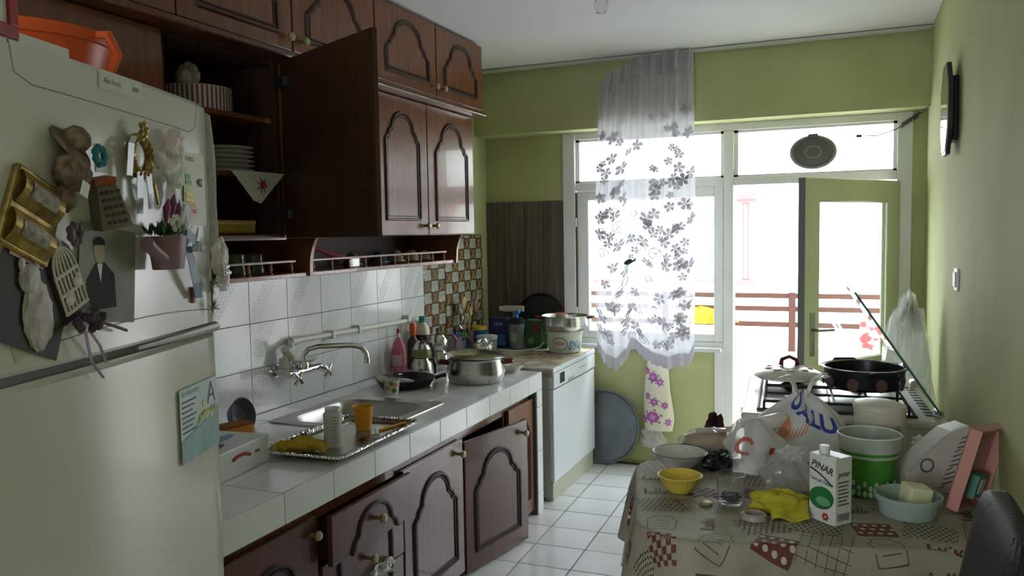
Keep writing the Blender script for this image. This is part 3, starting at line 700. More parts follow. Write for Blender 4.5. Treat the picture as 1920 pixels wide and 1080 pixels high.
# watering can with flowers
t = mag('watering_can_magnet', 'mauve watering can magnet planted with white and purple flowers', 'magnet', .35, 1.517)
MB().lathe([(.036, -.035), (.046, .03), (.041, .03), (.034, -.028), (0, -.028)], 20, T(.012, -.04, 0), sy=.75).build('can', MAUVE, t, smooth=True)
MB().tube([(-.02, -.045, -.012), (-.055, -.045, .006), (-.075, -.045, .018)], [.014, .012, .013], 10).build('spout', MAUVE, t, smooth=True)
b = MB(); rd = random.Random(3)
for k in range(110):
    a = rd.uniform(0, 2*PI); r = rd.uniform(0, .05); p = Vector((.012+r*math.cos(a), -.04+.7*r*math.sin(a), .03)); q = p+Vector((rd.uniform(-.025, .025), rd.uniform(-.02, .01), rd.uniform(.012, .035)))
    s_ = Vector((.006, 0, .003)); b.add([tuple(p), tuple((p+q)/2+s_), tuple(q), tuple((p+q)/2-s_)], [(0, 1, 2, 3)])
b.build('foliage', LEAF, t, kind='stuff'); petals(MB(), (.0, -.06, .055), .022, 6).build('white_flower', mat('petal_white', srgb(196, 190, 176), .7), t)
for x, z in ((.0, .085), (.025, .095), (.045, .08)): MB().tube([(x, -.045, z-.03), (x+.003, -.047, z), (x+.008, -.048, z+.018)], [.003, .008, .001], 6).build('tulip', mat('petal_purple', srgb(122, 48, 96), .6), t)
# birdcage
t = mag('birdcage_magnet', 'white fretwork birdcage magnet on dark plum board with purple ribbons', 'magnet', .098, 1.475)
M = Matrix.Rotation(-.38, 4, 'Y') @ Matrix.Scale(.80, 4)
O_ = [(-.045, -.08), (.045, -.08), (.045, .03)]+[(.045*math.cos(a), .03+.06*math.sin(a)) for a in [PI*k/10 for k in range(1, 10)]]+[(-.045, .03)]
MB().prism(O_, 0, .008, M @ Matrix.Rotation(PI/2, 4, 'X')).build('board', DPUR, t)
b = MB()
def cg(x0, z0, x1, z1, r=.0024): b.tube([tuple(M @ Vector((x0, -.0125, z0))), tuple(M @ Vector((x1, -.0125, z1)))], r, 5)
for k in range(7):
    x = -.036+.012*k; cg(x, -.06, x, .02)
    b.tube([tuple(M @ Vector((x*(math.cos(q*PI/12)), -.0125, .02+.055*math.sin(q*PI/12)))) for q in range(7)], .0022, 5)
for z in (-.06, -.02, .02): cg(-.038, z, .038, z, .003)
b.tube([tuple(M @ Vector((.009*math.cos(a), -.0125, .084+.009*math.sin(a)))) for a in [2*PI*k/12 for k in range(12)]], .0022, 5, True)
b.build('cage', mat('cage_white', srgb(208, 200, 190), .5), t)
for x, z in ((-.018, -.035), (.02, -.01)): MB().blob(tuple(M @ Vector((x, -.015, z))), (.011, .004, .009), 10, 6).blob(tuple(M @ Vector((x+.007, -.015, z+.011))), (.006, .004, .006), 8, 5).build('bird', MATS['cage_white'], t)
b = MB()
for k in range(14): b.blob((.028+random.uniform(-.03, .03), -.02+random.uniform(-.008, .004), -.075+random.uniform(-.016, .02)), (.009, .008, .009), 6, 4, .25, seed=k)
b.build('dried_flowers', mat('dried_plum', srgb(66, 48, 58), .8), t, kind='stuff')
petals(MB(), (.0, -.02, .078), .024, 7).build('rosette', mat('plum_satin', srgb(84, 58, 78), .5), t)
ribbon(t, [(.02, -.02, -.085), (.035, -.018, -.14), (.075, -.012, -.175)], .007, PURR); ribbon(t, [(.03, -.02, -.085), (.06, -.018, -.115), (.085, -.012, -.15)], .007, PURR)
MB().tube([(.045, -.02, -.07), (.10, -.018, -.085), (.15, -.012, -.10)], .003, 6).build('pin_stick', INK, t)
# cat photograph
t = mag('cat_photo', 'colour photograph of a fluffy white cat under the birdcage magnet', 'photo print', .025, 1.455, .003)
paper(t, -.085, .075, -.085, .075, mat('photo_dark_green', srgb(40, 44, 38), .6), 'print', rot=.38)
MB().blob((.0, -.004, -.03), (.034, .003, .055), 16, 10, .1, seed=9).blob((-.015, -.005, .03), (.024, .003, .024), 14, 8, .1, seed=10).blob((-.03, -.005, .052), (.008, .002, .012), 8, 5).blob((.002, -.005, .054), (.008, .002, .012), 8, 5).build('printed_cat', mat('photo_cat', srgb(168, 160, 148), .4, col2=srgb(126, 116, 106), scale=40), t)
paper(t, -.075, -.0, .045, .07, mat('photo_pink', srgb(170, 120, 116), .3), 'printed_cloth', -.003, .38)
# blue ribbon favour
t = mag('blue_ribbon_favour', 'blue satin ribbon favour with clear beads and grey tulle', 'magnet', .505, 1.525)
MB().blob((-.015, -.014, .05), (.04, .012, .045), 14, 8, .22, seed=11).build('tulle', film('tulle_grey', (.62, .66, .68), .45, .5, .4, .6, 80), t)
ribbon(t, [(-.02, -.02, .0), (-.01, -.026, -.03), (.02, -.02, -.08), (.045, -.012, -.115)], .036, BLUER); ribbon(t, [(-.02, -.022, .004), (-.03, -.026, .03), (.0, -.03, .012), (.025, -.026, .03), (.018, -.02, .0)], .022, BLUER, 'bow', (.3, 0, .95))
b = MB()
for k in range(3): b.blob((.0+.016*k, -.03, -.004+.006*(k % 2)), (.009, .009, .009), 12, 8)
b.build('glass_beads', mat('bead_glass', (.75, .78, .80), .05, trans=.7), t, smooth=True)
t = mag('crystal_favour', 'white tulle favour with silver crystals at the refrigerator edge', 'magnet', .655, 1.475)
MB().blob((.01, -.018, .02), (.03, .016, .045), 12, 8, .25, seed=12).blob((.02, -.02, -.03), (.022, .014, .03), 10, 6, .25, seed=13).build('tulle', TUL, t)
b = MB()
for k in range(5): b.blob((-.012+.012*(k % 3), -.036, -.015+.014*(k//3)), (.008, .008, .008), 8, 5)
b.build('crystals', CHROME, t, smooth=True, kind='stuff')
t = mag('green_sprig_magnet', 'spiky green sprig magnet near the refrigerator door gap', 'magnet', .625, 1.408); b = MB(); rd = random.Random(5)
for k in range(44):
    a = rd.uniform(0, 2*PI); z = rd.choice((-.028, .022)); l = rd.uniform(.014, .030); p = Vector((.0, -.012, z)); q = p+Vector((l*math.cos(a), rd.uniform(-.012, .004), l*.8*math.sin(a))); b.tube([tuple(p), tuple(q)], [.0016, .0004], 4)
b.tube([(0, -.012, -.035), (0, -.012, .04)], .002, 5); b.build('needles', LEAF, t, kind='stuff')
t = mag('red_heart_magnet', 'tiny red-brown magnet left of the green sprig', 'magnet', .545, 1.417); MB().box((-.008, -.006, -.018), (.008, 0, .018), .003).build('plate', mat('red_brown', srgb(140, 58, 40), .4), t); MB().box((-.011, -.008, -.006), (.011, -.004, .006), .002).build('band', GOLD, t)
# energy label
t = mag('energy_label', 'white energy rating label with coloured bars and black arrow', 'sticker', .575, 1.655, .002)
paper(t, -.052, .058, -.085, .075, WHC, 'sheet', 0)
for k, c in enumerate(((90, 150, 96), (120, 170, 90), (180, 200, 96), (226, 214, 84), (226, 196, 80), (206, 140, 70), (190, 62, 54))): paper(t, -.045, -.02+.004*k, .016-.0125*k, .026-.0125*k, mat('bar_%d' % k, srgb(*c), .5), 'bar', -.0012)
MB().add([(.012, -.0022, .012), (.024, -.0022, .02), (.04, -.0022, .02), (.04, -.0022, .002), (.024, -.0022, .002)], [(0, 1, 2, 3, 4)]).build('arrow', INK, t); decal('A', .016, lambda x, y: (.032+x, -.003, .011+y), WHC, t)
decal('ENERG', .014, lambda x, y: (-.02+x, -.0015, .06+y), INK, t)
# blue leaflet on the lower door
t = mag('blue_leaflet', 'pale blue product leaflet with a big letter A on the lower door', 'leaflet', .552, 1.14, .003)
paper(t, -.098, .098, -.08, .08, mat('leaflet_blue', srgb(186, 200, 198), .4, col2=srgb(160, 186, 190), scale=9), 'sheet', 0)
NAVY = mat('ink_navy', srgb(30, 52, 92), .5)
decal('A', .07, lambda x, y: (.062+x, -.0015, .045+y), NAVY, t); decal('SINIFI', .012, lambda x, y: (.068+x, -.0015, .012+y), NAVY, t); decal('BD 4306 ANFY', .014, lambda x, y: (-.045+x, -.0015, .068+y), NAVY, t)
b = MB()
for k in range(7): rect(b, -.09, -.02-.01*(k % 3), .05-.011*k, .053-.011*k, -.001)
b.build('small_print', NAVY, t, kind='stuff'); MB().add([(-.098, -.002, -.03), (.098, -.002, .0), (.098, -.002, -.08), (-.098, -.002, -.08)], [(0, 1, 2, 3)]).build('teal_band', mat('leaflet_teal', srgb(96, 138, 142), .4, col2=srgb(124, 164, 166), scale=12), t); MB().tube([(-.02, -.0025, -.012), (.02, -.0025, .012), (.06, -.0025, .008), (.096, -.0025, .006)], [.001, .003, .004, .001], 5).build('yellow_wave', mat('leaflet_yellow', srgb(196, 190, 90), .4), t)
for x, z in ((.02, .03), (.03, -.005), (.06, -.005), (-.0, -.0)): MB().blob((x, -.0018, z), (.007, .0008, .008), 10, 6).build('butterfly', mat('leaflet_yellow', srgb(196, 190, 90), .4), t)
t = mag('note_card', 'small cream note card with a gold bow at the door gap', 'card', .0, 1.395); paper(t, -.03, .05, -.03, .028, mat('cream_card', srgb(176, 168, 140), .6), 'card', 0, -.3)
for k in range(3): rect(MB(), -.015, .03, -.012+.012*k, -.009+.012*k, -.0014, -.3).build('handwriting', INK, t)
# --- things on top of the fridge
def ftop(u, dy, z=1.847): c, s_ = math.cos(FA_), math.sin(FA_); return (FO[0]+u*c-dy*s_, FO[1]+u*s_+dy*c, z)
t = thing('plastic_basin', 'orange plastic basin with side handle on top of the refrigerator', 'basin', ftop(.48, .285), FA_-PI/2)
OR = mat('orange_plastic', srgb(214, 88, 40), .35, col2=srgb(200, 78, 34), scale=3)
MB().lathe([(.0, 0), (.14, 0), (.15, .006), (.178, .10), (.184, .102), (.186, .125), (.178, .127), (.172, .108), (.145, .012), (0, .008)], 40).build('bowl', OR, t, smooth=True)
for s in (1, -1): MB().tube([(s*.165, -.02, .118), (s*.205, -.02, .116), (s*.212, .0, .08), (s*.19, .0, .03), (s*.155, 0, .025)], [.009, .011, .011, .009, .007], 8).build('handle', OR, t, smooth=True)
t = thing('paper_box', 'flat white printed paper box on the refrigerator in front of the orange basin', 'box', ftop(.13, .045), FA_-.05)
MB().box((-.12, -.02, 0), (.10, .02, .035), .002).build('carton', WHC, t); paper(t, -.11, -.02, .01, .013, INK, 'print_line', -.0205); paper(t, -.11, -.03, .02, .023, INK, 'print_line', -.0205)
t = thing('framed_notice', 'red framed notice leaning on top of the refrigerator edge', 'frame', ftop(.04, .03), FA_)
RED = mat('red_frame_paint', srgb(150, 36, 44), .4)
b = MB().box((-.16, -.012, .02), (.055, .0, .04), .002).box((.035, -.012, .04), (.055, 0, .33), .002).box((-.16, -.012, .04), (-.14, 0, .33), .002).box((-.14, -.012, .31), (.035, 0, .33), .002).box((-.16, -.010, 0), (.055, .04, .02)); b.build('frame', RED, t)
MB().box((-.14, -.006, .04), (.035, -.003, .31)).build('notice', WHC, t)
for k in range(8): paper(t, -.12, .02, .07+.028*k, .074+.028*k, INK, 'print_line', -.0065)

# ------------------------------------------------------------ dishwasher with its cloth
DWX, DWY0, DWY1, DWZ = .825, 3.70, 4.50, .772
dw = thing('dishwasher', 'white freestanding dishwasher between the counter leg and the window wall', 'dishwasher', (0, 0, 0), 0)
DWH = mat('dishwasher_white', srgb(212, 216, 222), .28); DSD = mat('dishwasher_side', srgb(178, 180, 164), .4)
MB().box((.03, DWY0, .02), (DWX-.03, DWY1, DWZ-.03), .004).build('body', DSD, dw)
MB().box((.02, DWY0-.004, DWZ-.03), (DWX+.004, DWY1+.004, DWZ), .006).build('top_plate', DWH, dw)
MB().box((DWX-.03, DWY0+.002, .11), (DWX, DWY1-.002, .645), .008).build('door', DWH, dw)
pnl = MB().box((DWX-.03, DWY0+.002, .652), (DWX+.004, DWY1-.002, DWZ-.033), .006).build('control_panel', DWH, dw)
MB().box((DWX+.003, DWY0+.10, .668), (DWX+.0055, DWY0+.185, .728), .002).build('display', mat('display_dark', (.02, .03, .03), .15), pnl)
MB().box((DWX-.01, DWY0+.04, .6455), (DWX+.001, DWY1-.04, .6515)).build('handle_slot', FGR, dw)
MB().box((DWX-.0, DWY0+.24, .655), (DWX+.005, DWY0+.36, .675), .002).build('handle_lip', mat('lip_grey', srgb(168, 170, 176), .3), pnl)
for k in range(3): MB().lathe([(.005, 0), (.005, .004), (0, .004)], 10, T(DWX+.003, DWY0+.48+.05*k, .70) @ MY).build('button', FGR, pnl)
MB().box((DWX-.06, DWY0+.01, 0), (DWX-.012, DWY1-.01, .105), .004).build('plinth', DSD, dw)
CLF = mat('floral_cloth', srgb(196, 184, 164), .85, col2=srgb(150, 128, 108), scale=9, lo=.42, hi=.62)
def dwc(a, b):
    y = DWY0-.035+(DWY1-DWY0+.03)*a; x = .03+(DWX-.03)*b; z = DWZ+.003+.0015*math.sin(13*a+9*b)
    if a < .06: z -= .055*(1-a/.06)**.7; y = DWY0-.008-.006*math.sin(9*b)
    return (x, y, z)
clo = MB().grid(dwc, 40, 24).build('appliance_cloth', CLF, None, solid=.003, label='cream floral cloth spread on top of the dishwasher', cat='cloth')
rd = random.Random(11); b1, b2 = MB(), MB()
for k in range(90):
    a, b_ = rd.uniform(.09, .98), rd.uniform(.03, .97); p = dwc(a, b_); th = rd.uniform(0, PI); L_ = rd.uniform(.012, .03)
    dx, dy = L_*math.cos(th), L_*math.sin(th); q = (-dy*.35, dx*.35)
    (b1 if k % 3 else b2).add([(p[0]-dx, p[1]-dy, p[2]+.003), (p[0]+q[0], p[1]+q[1], p[2]+.003), (p[0]+dx, p[1]+dy, p[2]+.003), (p[0]-q[0], p[1]-q[1], p[2]+.003)], [(0, 1, 2, 3)])
b1.build('printed_leaves', mat('print_green', srgb(96, 98, 70), .85), clo, kind='stuff'); b2.build('printed_flowers', mat('print_rust', srgb(150, 84, 66), .85), clo, kind='stuff')

# ------------------------------------------------------------ stove
SR = .07
st = thing('gas_cooker', 'cream gas cooker with open glass lid standing against the right wall', 'cooker', (1.995, 2.60, 0), SR)
SW, SDP, SZ = .70, .80, .845
CRM = mat('cooker_enamel', srgb(206, 204, 190), .3); HOB = mat('hob_steel', srgb(176, 176, 170), .18, .8); GRT = mat('grate_black', (.02, .02, .02), .45)
MB().box((.0, .0, .04), (SW, SDP, SZ-.03), .006).build('body', CRM, st)
MB().box((.02, .03, .0), (.10, SDP-.03, .04)).box((SW-.1, .03, .0), (SW-.02, SDP-.03, .04)).build('plinth', BLACKP, st)
hb = MB().box((-.012, -.008, SZ-.03), (SW+.004, SDP+.008, SZ-.004), .008).build('hob_frame', CRM, st)
MB().box((.05, .05, SZ-.004), (SW-.10, SDP-.05, SZ-.001)).build('hob_tray', HOB, hb)
rim = MB().tube([(.05, .05, SZ-.001), (SW-.10, .05, SZ-.001), (SW-.10, SDP-.05, SZ-.001), (.05, SDP-.05, SZ-.001)], .008, 8, True).build('hob_rim', GRT, hb)
for x, y in ((.18, .23), (.18, .58), (.45, .23), (.45, .58)):
    bu = MB().lathe([(0, SZ-.001), (.05, SZ-.001), (.05, SZ+.006), (.036, SZ+.012), (.036, SZ+.020), (0, SZ+.022)], 20, T(x, y, 0)).build('burner', GRT, hb, smooth=True)
for y0, y1 in ((.07, .395), (.405, .73)):
    g_ = MB()
    g_.tube([(.07, y0, SZ+.03), (.58, y0, SZ+.03), (.58, y1, SZ+.03), (.07, y1, SZ+.03)], .006, 6, True)
    for x in (.18, .325, .45): g_.tube([(x, y0, SZ+.03), (x, y1, SZ+.03)], .005, 6)
    g_.tube([(.07, (y0+y1)/2, SZ+.03), (.58, (y0+y1)/2, SZ+.03)], .005, 6)
    for x in (.07, .58):
        for y in (y0, y1): g_.tube([(x, y, SZ-.001), (x, y, SZ+.03)], .005, 6)
    g_.build('pan_grate', GRT, hb)
MB().box((-.014, .06, .16), (.0, SDP-.06, .68), .005).build('oven_door', CRM, st); MB().box((-.017, .14, .26), (-.013, SDP-.14, .56), .002).build('oven_glass', mat('oven_glass', (.02, .02, .02), .08), st)
MB().tube([(-.014, .1, .70), (-.05, .1, .70), (-.05, SDP-.1, .70), (-.014, SDP-.1, .70)], .009, 8).build('oven_handle', CHROME, st, smooth=True)
for k in range(5): MB().lathe([(.02, 0), (.018, .022), (0, .024)], 14, T(-.0, .14+.13*k, .765) @ Matrix.Rotation(-PI/2, 4, 'Y')).build('knob', WHITEP, st, smooth=True)
vs_ = MB()
for k in range(11): vs_.box((SW-.06, .10+.055*k, SZ-.004), (SW-.03, .125+.055*k, SZ-.002))
vs_.build('vent_slots', BLACKP, hb)
ld = MB().box((-.003, .03, .0), (.003, SDP-.04, .53), .001).build('glass_lid', mat('lid_glass', (.55, .72, .66), .03, trans=.9, ior=1.45), st, loc=(SW-.02, 0, SZ+.015), rot=(0, -math.radians(33.5), 0))
MB().tube([(.0, .03, 0), (.0, .03, .53)], .0042, 6).build('glass_edge', mat('glass_edge_green', srgb(70, 120, 104), .15), ld)
for y in (.09, SDP-.10): MB().lathe([(.016, -.025), (.016, .025)], 14, T(SW-.02, y, SZ+.01) @ Matrix.Rotation(PI/2, 4, 'X')).build('lid_hinge', CHROME, st, smooth=True)
# ------------------------------------------------------------ round table and cloth
TC = (2.227, 1.936); TRZ = math.radians(14); TZ = .745; TA, TB, TRR = .47, .38, .15
tb = thing('dining_table', 'rectangular dining table with rounded corners hidden under a printed cloth', 'table', (TC[0], TC[1], 0), TRZ)
MB().prism(rrect(TA-.004, TB-.004, TRR, 8), TZ-.028, TZ-.001).build('table_top', WOOD_H, tb)
for x in (-1, 1):
    for y in (-1, 1): MB().tube([(x*(TA-.12), y*(TB-.1), TZ-.03), (x*(TA-.12), y*(TB-.1), 0)], [.026, .02], 10).build('leg', WOOD_H, tb, smooth=True)
HU, HV = TA+.25, TB+.27
def cloth(u, v, off=.0):
    """point of the draped cloth; u, v in metres from its centre"""
    qx = max(-(TA-TRR), min(TA-TRR, u)); qy = max(-(TB-TRR), min(TB-TRR, v)); dx, dy = u-qx, v-qy; r = math.hypot(dx, dy)
    if r < TRR-.004: return (u, v, TZ+.003+off)
    ov = r-TRR+.004; dx /= r; dy /= r; th = math.atan2(v, u); per = qx*1.7-qy*1.3+th*.5
    k = min(1, ov/.05); drop = max(0, ov-.02)
    fl = .016*k+drop*(.10+.09*math.cos(11*per+.6)+.04*math.cos(23*per))+off*k
    x, y = qx+dx*(TRR+fl), qy+dy*(TRR+fl); z = TZ+.003-.012*k**2-drop*.97+off*(1-k)
    c, s_ = math.cos(TRZ), math.sin(TRZ); wx = min(TC[0]+x*c-y*s_, W-.010-.002*math.sin(30*v))-TC[0]; wy = TC[1]+x*s_+y*c-TC[1]
    return (wx*c+wy*s_, -wx*s_+wy*c, z)
CLT = mat('tablecloth_beige', srgb(156, 149, 131), .55, col2=srgb(144, 137, 119), scale=14)
tcl = MB().grid(lambda a, b: cloth((a*2-1)*HU, (b*2-1)*HV), 140, 130).build('tablecloth', CLT, None, loc=(TC[0], TC[1], 0), rot=(0, 0, TRZ), solid=.0015, smooth=True, sharp=80, label='beige printed oilcloth with burgundy patches draped over the dining table', cat='tablecloth')
BUR = mat('print_burgundy', srgb(98, 44, 38), .6); CRE = mat('print_cream', srgb(186, 174, 156), .6); BRN = mat('print_brown', srgb(62, 46, 38), .6)
def cm(u0, v0, rot, off): 
    c, s_ = math.cos(rot), math.sin(rot); return lambda x, y: cloth(u0+x*c-y*s_, v0+x*s_+y*c, off)
def patchgrid(b, f, x0, x1, y0, y1, n=8): b.grid(lambda a, q: f(x0+(x1-x0)*a, y0+(y1-y0)*q), n, n)
def strip(b, f, x0, y0, x1, y1, w_=.002, n=8):
    L_ = math.hypot(x1-x0, y1-y0); nx, ny = -(y1-y0)/L_*w_/2, (x1-x0)/L_*w_/2
    b.grid(lambda a, q: f(x0+(x1-x0)*a+nx*(2*q-1), y0+(y1-y0)*a+ny*(2*q-1)), n, 2)
def disc(b, f, x, y, r, n=10):
    vs = [f(x, y)]+[f(x+r*math.cos(2*PI*k/n), y+r*math.sin(2*PI*k/n)) for k in range(n)]; b.add(vs, [(0, 1+k, 1+(k+1) % n) for k in range(n)])
motifs = ['dots', 'grid', 'hello', 'check', 'spots', 'jar', 'word']
slots = []; rd = random.Random(21)
for i in range(-5, 6):
    for j in range(-5, 6): slots.append((.138*i+rd.uniform(-.012, .012), .128*j+rd.uniform(-.012, .012)))
PR = {'BUR': MB(), 'CRE': MB(), 'BRN': MB()}; wordsat = []; last = ['', '']
for n_, (u0, v0) in enumerate(slots):
    if v0 > .45 or u0 > .62 or abs(v0) > HV-.09 or abs(u0) > HU-.08: continue
    mt = rd.choice([q for q in motifs if q not in last]); last = [last[-1], mt]; f1, f2 = cm(u0, v0, rd.uniform(-.5, .5), .002), None
    rt = rd.uniform(-.5, .5); f1 = cm(u0, v0, rt, .0022); f2 = cm(u0, v0, rt, .0032)
    if mt == 'dots':
        patchgrid(PR['BUR'], f1, -.05, .05, -.045, .045)
        for a in range(4):
            for b_ in range(3): disc(PR['CRE'], f2, -.036+.024*a+(.012 if b_ % 2 else 0)-.004, -.028+.028*b_, .0072)
    elif mt == 'grid':
        for k in range(6): strip(PR['BRN'], f1, -.07, -.06+.024*k, .07, -.06+.024*k, .0014); strip(PR['BRN'], f1, -.06+.024*k, -.07, -.06+.024*k, .07, .0014)
    elif mt == 'check':
        for a in range(6):
            for b_ in range(6):
                if (a+b_) % 2: PR['BUR'].add([f1(-.045+.015*a, -.045+.015*b_), f1(-.03+.015*a, -.045+.015*b_), f1(-.03+.015*a, -.03+.015*b_), f1(-.045+.015*a, -.03+.015*b_)], [(0, 1, 2, 3)])
    elif mt == 'spots':
        for a in range(8):
            for b_ in range(7): disc(PR['BRN'], f1, -.06+.016*a+(.008 if b_ % 2 else 0), -.05+.016*b_, .0042, 7)
    elif mt == 'jar':
        P = [(-.035, -.05), (.035, -.05), (.04, .02), (.025, .035), (.025, .05), (-.025, .05), (-.025, .035), (-.04, .02)]
        for k in range(8): strip(PR['BRN'], f1, *P[k], *P[(k+1) % 8], .0022, 4)
        for k in range(3): strip(PR['BRN'], f1, -.022, -.03+.02*k, .022, -.03+.02*k, .0018, 4)
    else: wordsat.append((u0, v0, rt*.6, mt))
for k, m_ in (('BUR', BUR), ('CRE', CRE), ('BRN', BRN)): PR[k].build('cloth_print', m_, tcl, kind='stuff')
HEL = [[(0, 0), (.10, .6), (.16, .92), (.09, .95), (.06, .5), (.03, 0), (.12, .34), (.22, .44), (.26, .25), (.28, 0), (.36, .12), (.46, .28), (.47, .40), (.40, .40), (.36, .2), (.43, 0), (.55, .12), (.68, .6), (.71, .9), (.65, .94), (.61, .5), (.64, .03), (.72, .08), (.86, .6), (.89, .9), (.83, .94), (.79, .5), (.82, .03), (.90, .12), (1.0, .36), (.93, .30), (.92, .08), (1.02, .0), (1.11, .15), (1.07, .35), (1.0, .36), (1.2, .30)], [(1.42, .92), (1.34, .28)], [(1.325, .07), (1.315, .0)]]
def hello(f, h=.05):
    """the handwritten greeting printed on the cloth"""
    b = MB()
    for st_ in HEL:
        P = [Vector((x*h*1.15-.7*h, y*h-.4*h)) for x, y in st_]; Q = []
        for i in range(len(P)-1):
            p0, p1, p2, p3 = P[max(i-1, 0)], P[i], P[i+1], P[min(i+2, len(P)-1)]
            for q in range(4):
                t_ = q/4; Q.append(.5*((2*p1)+(p2-p0)*t_+(2*p0-5*p1+4*p2-p3)*t_*t_+(3*p1-p0-3*p2+p3)*t_**3))
        Q.append(P[-1])
        for a_, c_ in zip(Q, Q[1:]):
            if (c_-a_).length > 1e-6: strip(b, f, a_.x, a_.y, c_.x, c_.y, .0024, 2)
    b.build('hello_lettering', BRN, tcl, kind='stuff')
for k, (u0, v0, rt, mt) in enumerate(wordsat):
    f = cm(u0, v0, 0, .0024)
    if mt == 'hello': hello(cm(u0, v0, rt, .0026))
    else: decal('Lulu', .05, f, BUR, tcl, rot=rt+(1.2 if k % 2 else 0), bold=.0012)
for u0, v0 in ((-.06, -.50), (.27, -.47)): hello(cm(u0, v0, .05, .004), .062)

# ------------------------------------------------------------ chair
ch = thing('dining_chair', 'black leather dining chair with padded back by the right wall', 'chair', (2.365, 1.0, 0), PI/2)
LEA = mat('black_leather', (.012, .011, .012), .55, spec=.3, bump=.12, bscale=90)
MB().box((-.21, -.20, .41), (.21, .20, .48), .025).build('seat', LEA, ch, smooth=True)
def cbk(a, b):
    th = 2*PI*a; z = .50+.56*b; w_ = .215*(1-.10*b)*(1-.25*max(0, b-.9)/.1*.4); t_ = .028*(1 if b < .95 else .7)
    x = w_*max(-1, min(1, 1.25*math.cos(th))); y = -.155-.10*b+t_*max(-1, min(1, 1.3*math.sin(th)))
    return (x, y, z)
bk = MB().grid(cbk, 40, 16, True); bk.f.append(tuple(i*16+15 for i in range(40))); bk.f.append(tuple(i*16 for i in range(40))); bk.build('backrest', LEA, ch, smooth=True, sub=1)
for x in (-.18, .18):
    MB().tube([(x, .17, .42), (x*1.02, .18, 0)], .016, 8).build('leg', BLACKP, ch); MB().tube([(x, -.16, .52), (x, -.165, .42), (x*1.02, -.2, 0)], .016, 8).build('leg', BLACKP, ch)
# ------------------------------------------------------------ curtain
VO = film('voile_curtain', (.64, .62, .68), .82, .6, .40, .3, 140); VF = film('lace_flower', (.54, .52, .56), .93, .6, .27, .2, 120); VH = film('voile_header', (.66, .65, .68), .72, .6, .5, .5, 90)
XA = [(0, .905, 1.49), (.08, .895, 1.49), (.5, .865, 1.50), (.8, .875, 1.50), (1, .885, 1.495)]
def hem(s):
    K = [(0, .77), (.06, .70), (.19, .645), (.30, .72), (.37, .80), (.46, .755), (.56, .70), (.74, .675), (.86, .70), (.94, .695), (1, .775)]
    for (a, za), (b, zb) in zip(K, K[1:]):
        if s <= b: t_ = (s-a)/(b-a); return za+(zb-za)*t_
def topz(s): return 2.44+.16*min(1, s*1.9)**.8 if s < .5 else 2.585+.02*(s-.5)
def cur(s, t, off=0):
    for (a, l0, r0), (b, l1, r1) in zip(XA, XA[1:]):
        if t <= b+1e-9: k = (t-a)/(b-a); xl, xr = l0+(l1-l0)*k, r0+(r1-r0)*k; break
    g_ = 1-.25*math.exp(-((t-.64)/.10)**2)*0
    x = xl+(xr-xl)*s
    # pulled together where the clip holds it
    pull = math.exp(-((t-.69)/.07)**2); x += (.10*math.exp(-((s-.42)/.12)**2)*0)*pull
    y = 4.385+.016*math.sin(s*2*PI*8+.6*math.sin(5*t))*(1-.2*t)+.010*math.sin(s*2*PI*3+1.3+2*t)
    scal = .012*abs(math.sin(s*PI*16))*(t > .985)
    z = topz(s)+(hem(s)-topz(s))*t+scal
    return (x, y-off, z)
cu = thing('lace_curtain', 'white voile curtain with lace flowers hanging crooked before the window', 'curtain', (0, 0, 0))
MB().grid(cur, 150, 70).build('voile', VO, cu, smooth=True, sharp=180)
b = MB(); rd = random.Random(4)
def flower(s0, t0, r):
    for k in range(5):
        a0 = 2*PI*k/5+s0*9; P = [(0, 0)]
        for q in range(7):
            a = a0-.52+1.04*q/6; rr = r*(.72+.3*math.sin(PI*q/6)); P.append((rr*math.cos(a), rr*math.sin(a)))
        b.add([cur(min(1, max(0, s0+x/.6)), min(1, max(0, t0-z/1.85)), .0045) for x, z in P], [(0, i, i+1) for i in range(1, 7)])
for k in range(135):
    s0 = rd.uniform(.03, .97); t0 = rd.uniform(.16, .93)
    if rd.random() < .25 and t0 < .35: continue
    flower(s0, t0, rd.uniform(.020, .040))
for k in range(26):
    s0, t0 = rd.uniform(.05, .95), rd.uniform(.45, .95); r = rd.uniform(.02, .045)
    P = [(r*(1-q/22)*math.cos(.45*q), r*(1-q/22)*math.sin(.45*q)) for q in range(18)]
    b.tube([cur(min(1, max(0, s0+x/.6)), min(1, max(0, t0-z/1.85)), .005) for x, z in P], .0022, 4)
b.build('lace_flowers', VF, cu, kind='stuff')
hd = MB().grid(lambda s, t: (lambda p: (p[0]+.006*math.sin(s*61), p[1]-.012-.014*math.sin(s*2*PI*17+t*2), p[2]+.02-.012*math.sin(s*43)-.0*t))(cur(s, t*.065)), 180, 8); hd.build('ruffled_heading', VH, cu, smooth=True, sharp=180)
hmb = MB().grid(lambda s, t: cur(s, .955+.045*t, .004), 150, 4); hmb.build('lace_hem', VF, cu)
t = thing('curtain_clip', 'small dark teal bird-shaped clip pinned on the lace curtain', 'clip', (1.095, 4.352, 1.345)); TD = mat('teal_dark', srgb(32, 70, 72), .4)
MB().blob((0, 0, 0), (.03, .010, .016), 12, 8, M=Matrix.Rotation(-.35, 4, 'Y')).build('bird_body', TD, t, smooth=True); MB().add([(.015, 0, .0), (.05, .002, .03), (.045, .002, .008), (.015, .004, -.008)], [(0, 1, 2, 3)]).build('bird_tail', TD, t, solid=.003)
